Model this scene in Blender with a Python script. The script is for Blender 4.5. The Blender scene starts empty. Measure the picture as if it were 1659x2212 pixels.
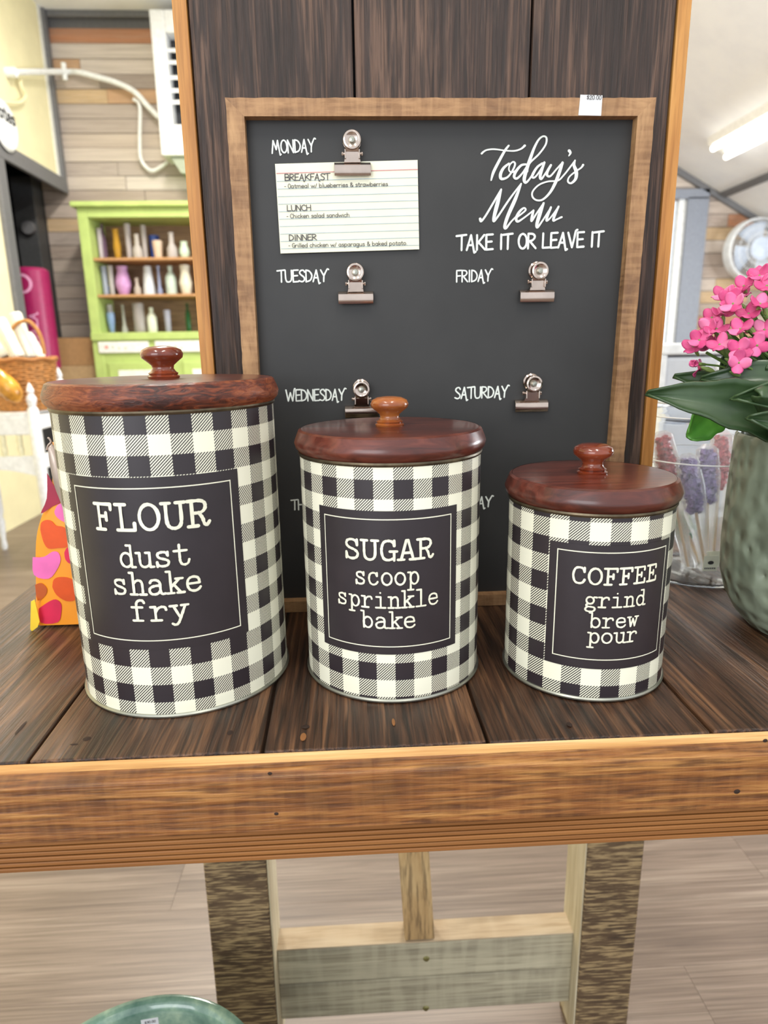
import bpy, bmesh, math, random
from mathutils import Vector, Matrix
random.seed(7)
C = bpy.context.scene.collection
PI = math.pi
T = 0.80                      # table top height
HC = 0.2653                   # camera above the table top

# ------------------------------------------------------------------ camera
PITCH, ROLL, YAW, FPX = map(float, (14.08, -0.8913, 2.777, 1418.06))
_a, _b, _c = (math.radians(v) for v in (PITCH, ROLL, YAW))
FW = Vector((math.sin(_c)*math.cos(_a), math.cos(_c)*math.cos(_a), -math.sin(_a)))
_r0 = Vector((math.cos(_c), -math.sin(_c), 0)); _u0 = _r0.cross(FW)
RT = _r0*math.cos(_b) + _u0*math.sin(_b); UP = -_r0*math.sin(_b) + _u0*math.cos(_b)
CP = Vector((0, 0, T+HC))
cd = bpy.data.cameras.new('camera'); cam = bpy.data.objects.new('camera', cd); C.objects.link(cam)
cam.matrix_world = Matrix(((RT.x, UP.x, -FW.x, CP.x), (RT.y, UP.y, -FW.y, CP.y), (RT.z, UP.z, -FW.z, CP.z), (0, 0, 0, 1)))
cd.sensor_fit = 'HORIZONTAL'; cd.sensor_width = 36; cd.lens = FPX/1659*36; cd.clip_start = 0.02
cd.dof.use_dof = True; cd.dof.focus_distance = 0.53; cd.dof.aperture_fstop = 9.5
bpy.context.scene.camera = cam
vs = bpy.context.scene.view_settings
vs.view_transform = 'Standard'; vs.look = 'None'; vs.gamma = 1; vs.use_curve_mapping = False
vs.exposure = -0.04

# ------------------------------------------------------------------ world and lamps
w = bpy.data.worlds.new('daylight'); bpy.context.scene.world = w; w.use_nodes = True
w.node_tree.nodes['Background'].inputs[0].default_value = (0.90, 0.95, 1.0, 1)
w.node_tree.nodes['Background'].inputs[1].default_value = 1.3
def area(name, loc, rot, sx, sy, power, col):
    l = bpy.data.lights.new(name, 'AREA'); l.shape = 'RECTANGLE'; l.size = sx; l.size_y = sy; l.energy = power; l.color = col
    o = bpy.data.objects.new(name, l); C.objects.link(o); o.location = loc; o.rotation_euler = rot; return o
# fluorescent strips under the flat ceiling and the shop window behind the photographer
for i, (x, y, z, p) in enumerate([(-0.9, -0.6, 3.38, 26), (0.5, -0.6, 3.38, 28), (-0.9, 3.4, 3.38, 88), (0.4, 3.0, 3.38, 62)]):
    area('fluorescent_strip', (x, y, z), (0, 0, 0), 0.25, 1.25, p, (1.0, 0.96, 0.88))
area('shop_window', (-1.6, -2.6, 1.7), (math.radians(82), 0, math.radians(-25)), 2.2, 1.6, 52, (0.93, 0.96, 1.0))
area('side_fill', (4.2, 2.3, 1.35), (math.radians(108), 0, math.radians(90)), 2.4, 1.2, 185, (0.90, 0.95, 1.0))  # added fill lamp at the right, tilted up to brighten the sloping ceiling

# ------------------------------------------------------------------ helpers
def lin(h):
    h = h.lstrip('#'); v = [int(h[i:i+2], 16)/255 for i in (0, 2, 4)]
    return tuple((c/12.92 if c <= .04045 else ((c+.055)/1.055)**2.4) for c in v) + (1,)
def ray(px, py): return FW + RT*((px-829.5)/FPX) - UP*((py-1106)/FPX)
def atY(px, py, Y): d = ray(px, py); return CP + d*(Y/d.y)
def atZ(px, py, z): d = ray(px, py); return CP + d*((z-CP.z)/d.z)
def atX(px, py, x): d = ray(px, py); return CP + d*(x/d.x)

class M:                                                    # a small mesh collector
    def __init__(s): s.v = []; s.f = []; s.uv = {}
    def add(s, vs_, fs):
        n = len(s.v); s.v += [tuple(v) for v in vs_]; s.f += [tuple(i+n for i in f) for f in fs]; return s
    def box(s, a, b):
        x0, y0, z0 = a; x1, y1, z1 = b
        return s.add([(x0,y0,z0),(x1,y0,z0),(x1,y1,z0),(x0,y1,z0),(x0,y0,z1),(x1,y0,z1),(x1,y1,z1),(x0,y1,z1)],
            [(0,3,2,1),(4,5,6,7),(0,1,5,4),(1,2,6,5),(2,3,7,6),(3,0,4,7)])
    def prism(s, pts, d):                                   # polygon pts (3D) extruded by vector d
        n = len(pts); p = [Vector(q) for q in pts]; q = [v+Vector(d) for v in p]
        return s.add(p+q, [tuple(range(n))[::-1], tuple(range(n, 2*n))]+[(i,(i+1)%n,(i+1)%n+n,i+n) for i in range(n)])
    def lathe(s, prof, c=(0,0,0), n=32, ax='z', cap=True, rx=1, ry=1):
        vv = []; ff = []; m = len(prof)
        for r, z in prof:
            for k in range(n):
                t = 2*PI*k/n; x, y = r*math.cos(t)*rx, r*math.sin(t)*ry
                vv.append({'z': (c[0]+x, c[1]+y, c[2]+z), 'y': (c[0]+x, c[1]+z, c[2]+y), 'x': (c[0]+z, c[1]+x, c[2]+y)}[ax])
        for j in range(m-1):
            for k in range(n):
                a = j*n+k; b = j*n+(k+1) % n; ff.append((a, b, b+n, a+n))
        if cap:
            if prof[0][0] > 1e-5: ff.append(tuple(range(n))[::-1])
            if prof[-1][0] > 1e-5: ff.append(tuple(range((m-1)*n, m*n)))
        return s.add(vv, ff)
    def tube(s, pts, r, n=8):
        pts = [Vector(p) for p in pts]; vv = []; ff = []; rr = r if isinstance(r, (list, tuple)) else [r]*len(pts)
        u = None
        for i, p in enumerate(pts):
            t = (pts[min(i+1, len(pts)-1)]-pts[max(i-1, 0)]).normalized()
            if u is None: u = t.orthogonal().normalized()
            u = (u - t*u.dot(t)).normalized(); w_ = t.cross(u)
            for k in range(n):
                a = 2*PI*k/n; vv.append(p+(u*math.cos(a)+w_*math.sin(a))*rr[i])
        for i in range(len(pts)-1):
            for k in range(n): a = i*n+k; b = i*n+(k+1) % n; ff.append((a, b, b+n, a+n))
        ff += [tuple(range(n))[::-1], tuple(range((len(pts)-1)*n, len(pts)*n))]
        return s.add(vv, ff)
    def grid(s, fn, nu, nv, thick=0.0):
        vv = [fn(i/nu, j/nv) for j in range(nv+1) for i in range(nu+1)]
        ff = [(j*(nu+1)+i, j*(nu+1)+i+1, (j+1)*(nu+1)+i+1, (j+1)*(nu+1)+i) for j in range(nv) for i in range(nu)]
        return s.add(vv, ff)
    def build(s, name, mat, parent=None, smooth=False, bevel=0, seg=2, solid=0, sub=0, ang=35, loc=None):
        me = bpy.data.meshes.new(name); me.from_pydata(s.v, [], s.f)
        bm = bmesh.new(); bm.from_mesh(me); bmesh.ops.recalc_face_normals(bm, faces=bm.faces)
        if smooth:
            for f in bm.faces: f.smooth = True
            for e in bm.edges:
                if len(e.link_faces) == 2 and e.calc_face_angle(0) > math.radians(ang): e.smooth = False
        bm.to_mesh(me); bm.free()
        if mat: me.materials.append(mat)
        o = bpy.data.objects.new(name, me); C.objects.link(o)
        if parent: o.parent = parent; o.matrix_parent_inverse = Matrix.Translation(-parent_loc(parent))
        if bevel:
            md = o.modifiers.new('bevel', 'BEVEL'); md.width = bevel; md.segments = seg; md.limit_method = 'ANGLE'; md.angle_limit = math.radians(40)
        if solid:
            md = o.modifiers.new('solid', 'SOLIDIFY'); md.thickness = solid; md.offset = 0
        if sub:
            md = o.modifiers.new('sub', 'SUBSURF'); md.levels = md.render_levels = sub
        return o
def parent_loc(p):
    l = Vector((0,0,0))
    while p is not None:
        l += p.location + (p.matrix_parent_inverse.translation if p.parent else Vector((0,0,0))); p = p.parent
    return l
def tag(o, label=None, cat=None, group=None, kind=None):
    for k, v in (('label', label), ('category', cat), ('group', group), ('kind', kind)):
        if v: o[k] = v
    return o
def thing(name, loc, label, cat, group=None):
    o = bpy.data.objects.new(name, None); C.objects.link(o); o.location = loc; o.empty_display_size = .05
    return tag(o, label, cat, group)
def spline(pts, k=6):                                       # Catmull-Rom through tuples of any length
    out = []; n = len(pts)
    for i in range(n-1):
        p0, p1, p2, p3 = pts[max(i-1,0)], pts[i], pts[i+1], pts[min(i+2,n-1)]
        for j in range(k):
            t = j/k
            out.append(tuple(.5*((2*b)+(-a+c)*t+(2*a-5*b+4*c-d)*t*t+(-a+3*b-3*c+d)*t**3) for a,b,c,d in zip(p0,p1,p2,p3)))
    out.append(tuple(pts[-1])); return out

# ------------------------------------------------------------------ materials
class N:
    def __init__(s, name):
        s.m = bpy.data.materials.new(name); s.m.use_nodes = True; s.t = s.m.node_tree; s.n = s.t.nodes; s.l = s.t.links
        s.b = s.n['Principled BSDF']
    def new(s, ty, **k):
        o = s.n.new(ty)
        for a, b in k.items(): setattr(o, a, b)
        return o
    def put(s, sock, v):
        if hasattr(v, 'is_output') or hasattr(v, 'links'): s.l.new(v, sock)
        else: sock.default_value = v
    def math(s, op, a, b=None, c=None):
        o = s.new('ShaderNodeMath', operation=op); s.put(o.inputs[0], a)
        if b is not None: s.put(o.inputs[1], b)
        if c is not None: s.put(o.inputs[2], c)
        return o.outputs[0]
    def mix(s, f, a, b, blend='MIX'):
        o = s.new('ShaderNodeMix', data_type='RGBA', blend_type=blend)
        s.put(o.inputs[0], f); s.put(o.inputs[6], a); s.put(o.inputs[7], b); return o.outputs[2]
    def coords(s, sc, rand=0.0, kind='Object'):
        tc = s.new('ShaderNodeTexCoord'); mp = s.new('ShaderNodeMapping'); s.l.new(tc.outputs[kind], mp.inputs[0])
        mp.inputs['Scale'].default_value = sc
        if rand:
            oi = s.new('ShaderNodeObjectInfo'); r = s.math('MULTIPLY', oi.outputs['Random'], rand)
            cb = s.new('ShaderNodeCombineXYZ')
            for i in range(3): s.l.new(r, cb.inputs[i])
            s.l.new(cb.outputs[0], mp.inputs['Location'])
        return mp.outputs[0]
    def noise(s, vec, scale=1.0, detail=4.0, rough=.6, dist=0.0):
        o = s.new('ShaderNodeTexNoise'); s.l.new(vec, o.inputs['Vector'])
        o.inputs['Scale'].default_value = scale; o.inputs['Detail'].default_value = detail
        o.inputs['Roughness'].default_value = rough; o.inputs['Distortion'].default_value = dist; return o.outputs[0]
    def ramp(s, f, stops, interp='LINEAR'):
        o = s.new('ShaderNodeValToRGB'); s.l.new(f, o.inputs[0]); r = o.color_ramp; r.interpolation = interp
        while len(r.elements) < len(stops): r.elements.new(.5)
        for e, (p, c) in zip(r.elements, stops): e.position = p; e.color = lin(c) if isinstance(c, str) else c
        return o.outputs[0]
    def bump(s, h, strength=.3, dist=.002):
        o = s.new('ShaderNodeBump'); s.l.new(h, o.inputs['Height']); o.inputs['Strength'].default_value = strength
        o.inputs['Distance'].default_value = dist; s.l.new(o.outputs[0], s.b.inputs['Normal'])
    def set(s, col=None, rough=None, metal=None, **k):
        if col is not None: s.put(s.b.inputs['Base Color'], lin(col) if isinstance(col, str) else col)
        if rough is not None: s.put(s.b.inputs['Roughness'], rough)
        if metal is not None: s.b.inputs['Metallic'].default_value = metal
        for a, v in k.items(): s.put(s.b.inputs[a.replace('_', ' ')], v)
        return s.m
def plain(name, col, rough=.6, metal=0, var=.06, scale=40, **k):
    n = N(name); nz = n.noise(n.coords((scale,)*3), 1, 3)
    c = lin(col); d = tuple(max(0, v*(1-var*2.2)) for v in c[:3])+(1,); e = tuple(min(1, v*(1+var)) for v in c[:3])+(1,)
    m = n.set(n.ramp(nz, [(.3, d), (.7, e)]), rough, metal, **k); return m
def wood(name, cols, axis='x', along=2.0, across=60.0, rough=.6, bump=.35, saw=0.0, sawscale=120.0, rand=13.0, streak='#2a1a10', streak_amt=.5, vary=.25, knots=0.0, coat=0.0, kind='Object', dist=.6, con=.165, sm=4.5):
    """grain stretched along axis; optional saw marks across it; every object shifted and toned by its own random number"""
    n = N(name); sc = [across]*3; sc['xyz'.index(axis)] = along
    v = n.coords(tuple(sc), rand, kind)
    a = n.noise(v, 1.0, 6, .62, dist)
    sc2 = [across*sm]*3; sc2['xyz'.index(axis)] = along*2.2
    b = n.noise(n.coords(tuple(sc2), rand, kind), 1.0, 3, .5)
    sc3 = [across*.12]*3; sc3['xyz'.index(axis)] = along*.8
    g = n.noise(n.coords(tuple(sc3), rand, kind), 1.0, 3, .5)
    f = n.math('ADD', n.math('MULTIPLY', a, .62), n.math('MULTIPLY', g, .38))
    col = n.ramp(f, [(.5-con, cols[0]), (.5, cols[1]), (.5+con, cols[2])])
    st = n.math('MULTIPLY', n.ramp(b, [(.38, (1,1,1,1)), (.52, (0,0,0,1))]), streak_amt)
    col = n.mix(st, col, lin(streak))
    h = n.math('ADD', a, n.math('MULTIPLY', b, .6))
    if saw:
        sc4 = [sawscale*.12]*3; sc4['xyz'.index(axis)] = sawscale
        q = n.noise(n.coords(tuple(sc4), rand, kind), 1.0, 2, .5)
        qq = n.math('MULTIPLY', n.ramp(q, [(.42, (0,0,0,1)), (.6, (1,1,1,1))]), saw)
        col = n.mix(qq, col, lin(cols[2])); h = n.math('ADD', h, n.math('MULTIPLY', q, .5))
    if vary:
        oi = n.new('ShaderNodeObjectInfo'); val = n.math('ADD', n.math('MULTIPLY', oi.outputs['Random'], vary), 1-vary*.5)
        hs = n.new('ShaderNodeHueSaturation'); n.l.new(val, hs.inputs['Value']); n.l.new(col, hs.inputs['Color']); col = hs.outputs[0]
    n.bump(h, bump, .0015)
    m = n.set(col, rough)
    if coat: n.b.inputs['Coat Weight'].default_value = coat; n.b.inputs['Coat Roughness'].default_value = .25
    return m
def glass(name, col='#ffffff', rough=.02, ior=1.3, alpha=1.0, trans=1.0):
    n = N(name); nz = n.noise(n.coords((25,)*3), 1, 2)
    c = lin(col); m = n.set(n.ramp(nz, [(.3, tuple(v*.94 for v in c[:3])+(1,)), (.7, c)]), rough)
    n.b.inputs['Transmission Weight'].default_value = trans; n.b.inputs['IOR'].default_value = ior; n.b.inputs['Alpha'].default_value = alpha
    return m
MAT = dict(
 cream=plain('cream_print', '#f0edd6', .38), dark_print=plain('dark_print', '#2c2529', .36),
 chalk=plain('chalkboard_black', '#2f2e2d', .55, var=.10, scale=9), white_paint=plain('white_paint_print', '#e8ece4', .6),
 dull_print=plain('dull_print', '#e0e4dc', .6),
 tin=plain('galvanized_tin', '#a8a89c', .32, .9), bronze=plain('aged_tin_rim', '#6b5f4c', .38, .85, var=.2, scale=90),
 steel=plain('nickel_clip', '#c9b8ac', .16, 1.0), screw=plain('brass_screw', '#8f8a5c', .35, .9),
 paper=plain('card_paper', '#edebd3', .75, var=.02), ink=plain('grey_ink', '#4c484c', .8), blue_line=plain('pale_blue_line', '#a9bcc4', .8),
 red_line=plain('red_line', '#cf8a8c', .8), sticker=plain('price_sticker', '#dfe0e0', .6, var=.02),
 cream_wall=plain('cream_wall', '#efe6bd', .8, var=.03, scale=6), ceil=plain('white_ceiling', '#fbfcff', .85, var=.03, scale=5),
 grey_trim=plain('grey_trim', '#6f6f72', .5), charcoal=plain('charcoal_paint', '#333436', .6), charcoal2=plain('charcoal_door', '#47484a', .5),
 green=plain('lime_green_paint', '#b3c874', .5, var=.05, scale=10), enamel=plain('white_enamel', '#edece6', .45), white_furn=plain('white_furniture_paint', '#eceef0', .5),
 magenta=plain('magenta_plastic', '#9c2058', .35), pale_magenta=plain('pale_magenta_print', '#dc9cc0', .5), cardboard=plain('cardboard', '#a98256', .8), cardboard2=plain('cardboard_light', '#b99a70', .8), cardboard3=plain('cardboard_brown', '#8b6f4c', .8),
 hutch_in=wood('hutch_interior', ('#7d5f47', '#9c7d60', '#bb9c7c'), 'x', 3, 40, .6, .1, vary=0), shelf=plain('shelf_wood', '#b98a5c', .5),
 plastic=plain('white_plastic', '#f1f3f4', .4), darkgap=plain('dark_gap', '#2b2c30', .7), grille=plain('grey_grille', '#8b8f96', .6),
 clear=glass('clear_glass', '#ffffff', .02, 1.25), clear_plastic=glass('clear_plastic', '#fbfdff', .03, 1.10),
 cello=glass('cellophane', '#ffffff', .22, 1.35, .42, .55), orange=plain('orange_bag', '#ee9420', .33, var=.05, scale=12),
 redorange=plain('red_orange_print', '#dc5318', .35), pink_print=plain('pink_print', '#ee70b4', .35), crimson=plain('crimson_print', '#d8264e', .35),
 brownor=plain('brown_orange_print', '#b9541c', .35), yellow=plain('yellow_fold', '#f8d038', .4), foil=plain('foil_lining', '#b8a79a', .35, .4),
 pot_in=plain('soil', '#3a2a1e', .95, var=.3, scale=120), stem=plain('stem_green', '#5f7c3c', .5), bud=plain('bud_green', '#8da45c', .5, var=.2),
 stalk=plain('wooden_stick', '#cdb08a', .7), fanwhite=plain('fan_white', '#e9edf2', .4), fanblue=plain('fan_hub', '#cfdcf0', .4),
 red_candy=plain('red_rock_candy', '#ee6a72', .25, var=.35, scale=160, Transmission_Weight=.25), purple_candy=plain('purple_rock_candy', '#a18cc6', .25, var=.35, scale=160, Transmission_Weight=.25),
 green_candy=plain('green_rock_candy', '#62bd7c', .25, var=.35, scale=160, Transmission_Weight=.25), black_print=plain('black_print', '#3b3836', .6),
 wicker=plain('wicker', '#c58a4c', .6, var=.25, scale=60), white_roll=plain('ivory_candle', '#f2ecdc', .6), orange_glass=plain('orange_white_glass', '#f0a33c', .2, var=.3, scale=14),
)
n = N('lamp_tube'); n.b.inputs['Emission Color'].default_value = (1, .97, .86, 1); n.b.inputs['Emission Strength'].default_value = 5; MAT['lamp'] = n.set((1, 1, 1, 1), .4)
MAT['top'] = wood('table_plank_wood', ('#2c1b12', '#4e3322', '#7b563a'), 'y', 6, 190, .42, 1.0, con=.12, sm=1.7, rand=9, streak='#170d07', streak_amt=.7, vary=.30)
MAT['apron'] = wood('apron_wood', ('#5e3717', '#8a5527', '#b07c42'), 'x', 10, 210, .5, 1.0, saw=.14, sawscale=150, streak='#4f2c12', streak_amt=.75, vary=0, con=.10, sm=1.5, dist=.3)
MAT['apron_low'] = wood('apron_lower_wood', ('#744619', '#8c5a2a', '#a06c38'), 'x', 2, 60, .55, .3, streak='#6b3f1c', streak_amt=.3, vary=0)
MAT['edge'] = wood('pale_edge_wood', ('#a8743c', '#cf9f62', '#e6c48c'), 'x', 5, 120, .5, .2, streak='#9a5a30', streak_amt=.3, vary=0)
MAT['groove'] = plain('groove_stain', '#5a3214', .7)
MAT['panelw'] = wood('dark_panel_wood', ('#281b15', '#3b2a22', '#654c3d'), 'z', 7, 190, .6, 1.0, rand=9, streak='#1c120d', streak_amt=.65, vary=.10, dist=1.0, con=.11, sm=1.6)
MAT['honey'] = wood('honey_edge_wood', ('#9a6228', '#bd8240', '#cf9852'), 'z', 6, 80, .5, .15, streak='#7a4a1c', streak_amt=.3, vary=.1)
MAT['framew'] = wood('frame_wood', ('#76553a', '#9a734e', '#bd9468'), 'z', 20, 60, .6, .4, saw=.3, sawscale=220, streak='#6b4726', streak_amt=.35, vary=.08)
MAT['framewx'] = wood('frame_wood_horizontal', ('#76553a', '#9a734e', '#bd9468'), 'x', 20, 60, .6, .4, saw=.3, sawscale=220, streak='#6b4726', streak_amt=.35, vary=.08)
MAT['leg'] = wood('rough_leg_wood', ('#3e2f20', '#57432e', '#6f5a40'), 'x', 16, 120, .75, .6, streak='#bfa476', streak_amt=.62, vary=.05, dist=.2, sm=3.2)
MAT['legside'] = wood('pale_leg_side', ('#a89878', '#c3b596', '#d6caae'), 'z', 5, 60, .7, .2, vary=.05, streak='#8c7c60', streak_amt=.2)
MAT['beam'] = wood('weathered_beam', ('#7d7663', '#a59c84', '#c4bb9f'), 'x', 4, 60, .75, .45, saw=.3, sawscale=60, streak='#5a4e38', streak_amt=.35, vary=.1)
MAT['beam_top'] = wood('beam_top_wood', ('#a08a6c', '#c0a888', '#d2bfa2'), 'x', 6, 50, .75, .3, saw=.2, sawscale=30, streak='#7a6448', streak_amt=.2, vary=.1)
MAT['brace'] = wood('brace_wood', ('#8f6f45', '#b39263', '#c9ac7c'), 'z', 8, 40, .7, .3, vary=0)
MAT['floor'] = wood('vinyl_floor', ('#5f5046', '#7c6b5e', '#968678'), 'x', 2.5, 16, .38, .12, rand=20, streak='#544539', streak_amt=.45, vary=.07, dist=1.0)
MAT['wallp'] = None
def wall_plank():
    n = N('barn_wood_planks'); v = n.coords((2.2, 14, 14), 31, 'Generated'); a = n.noise(v, 1, 5, .6, .5)
    b = n.noise(n.coords((3, 40, 60), 31, 'Generated'), 1, 3)
    oi = n.new('ShaderNodeObjectInfo')
    hue = n.ramp(oi.outputs['Random'], [(0, '#b3a296'), (.16, '#c6b6a9'), (.34, '#b6a89f'), (.5, '#d0c2b6'), (.60, '#cba27c'), (.70, '#a2948b'), (.76, '#cfb189'), (.86, '#c08460'), (.94, '#d8ccc2')], 'CONSTANT')
    col = n.mix(n.math('MULTIPLY', n.ramp(a, [(.35, (1,1,1,1)), (.6, (0,0,0,1))]), .38), hue, lin('#75655a'))
    col = n.mix(n.math('MULTIPLY', n.ramp(b, [(.52, (0,0,0,1)), (.7, (1,1,1,1))]), .5), col, lin('#ddd3c8'))
    n.bump(a, .3, .004); return n.set(col, .75)
MAT['wallp'] = wall_plank()
def lidwood():
    n = N('red_brown_lid_wood'); a = n.noise(n.coords((14, 110, 110), 5), 1, 5, .6, .8); c = n.noise(n.coords((5, 5, 5), 5), 1, 3)
    col = n.ramp(n.math('ADD', n.math('MULTIPLY', a, .6), n.math('MULTIPLY', c, .4)), [(.36, '#35150d'), (.5, '#542318'), (.64, '#703526')])
    n.bump(a, .12, .001); m = n.set(col, .3); n.b.inputs['Coat Weight'].default_value = .35; n.b.inputs['Coat Roughness'].default_value = .18; return m
MAT['lid'] = lidwood()
def lidedge():
    n = N('carved_lid_edge_wood'); a = n.noise(n.coords((60, 60, 260), 5), 1, 5, .65, 1.5); c = n.noise(n.coords((14, 14, 30), 5), 1, 3)
    col = n.ramp(n.math('ADD', n.math('MULTIPLY', a, .6), n.math('MULTIPLY', c, .4)), [(.38, '#33130b'), (.48, '#6e3018'), (.58, '#94502c'), (.66, '#5c2516')])
    n.bump(a, .5, .002); return n.set(col, .38)
MAT['lid_edge'] = lidedge()
n = N('knob_wood'); a = n.noise(n.coords((30, 30, 90), 5), 1, 4)
MAT['knob'] = n.set(n.ramp(a, [(.35, '#64240f'), (.65, '#8e4022')], ), .2, Coat_Weight=.6)
n = N('knob_wood_light'); a = n.noise(n.coords((30, 30, 90), 5), 1, 4)
MAT['knob2'] = n.set(n.ramp(a, [(.35, '#84401c'), (.65, '#b0682e')], ), .25, Coat_Weight=.4)
n = N('hammered_green_glaze'); vn = n.new('ShaderNodeTexVoronoi'); n.l.new(n.coords((75, 75, 62)), vn.inputs['Vector']); vn.feature = 'SMOOTH_F1'; vn.inputs['Scale'].default_value = 1
nz = n.noise(n.coords((14,)*3), 1, 3); n.bump(vn.outputs['Distance'], .85, .010)
MAT['pot'] = n.set(n.ramp(nz, [(.3, '#75806e'), (.7, '#97a08a')]), .42)
n = N('teal_glaze'); nz = n.noise(n.coords((30, 30, 30)), 1, 4)
MAT['teal'] = n.set(n.ramp(nz, [(.3, '#557568'), (.5, '#789684'), (.7, '#a4ba9e')]), .12, Coat_Weight=.7)
n = N('leaf_green'); nz = n.noise(n.coords((25, 25, 25), 4), 1, 3)
MAT['leaf'] = n.set(n.ramp(nz, [(.3, '#22381c'), (.7, '#3b5430')]), .42, Coat_Weight=.12)
n = N('bright_leaf_green'); nz = n.noise(n.coords((35,)*3, 4), 1, 3)
MAT['leaf2'] = n.set(n.ramp(nz, [(.3, '#3f7a2c'), (.7, '#5f9a38')]), .38)
n = N('pink_petal'); nz = n.noise(n.coords((120,)*3, 4), 1, 3); oi = n.new('ShaderNodeObjectInfo')
MAT['petal'] = n.set(n.mix(n.math('MULTIPLY', nz, .5), n.ramp(oi.outputs['Random'], [(0, '#b01860'), (.4, '#cf2f76'), (.75, '#de5690'), (1, '#e680a8')]), lin('#e984b0')), .55)
def gingham(name, u0, v0, pu, pv):
    n = N(name); tc = n.new('ShaderNodeUVMap'); sx = n.new('ShaderNodeSeparateXYZ'); n.l.new(tc.outputs[0], sx.inputs[0])
    u, v = sx.outputs[0], sx.outputs[1]
    cu = n.math('MODULO', n.math('ADD', n.math('FLOOR', n.math('DIVIDE', n.math('SUBTRACT', u, u0), pu)), 400), 2)   # 0 = light column
    cv = n.math('MODULO', n.math('ADD', n.math('FLOOR', n.math('DIVIDE', n.math('SUBTRACT', v, v0), pv)), 400), 2)   # 0 = light row
    hatch = n.math('GREATER_THAN', n.math('FRACT', n.math('ADD', n.math('DIVIDE', n.math('SUBTRACT', u, v), pu/6.8), 500)), .5)
    s = n.math('ADD', cu, cv)                                           # 0 light, 1 hatch, 2 dark
    is1 = n.math('COMPARE', s, 1.0, .1); is2 = n.math('GREATER_THAN', s, 1.5)
    f = n.math('ADD', is2, n.math('MULTIPLY', is1, hatch))
    return n.set(n.mix(f, lin('#f0edd6'), lin('#2c2529')), .36)

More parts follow.
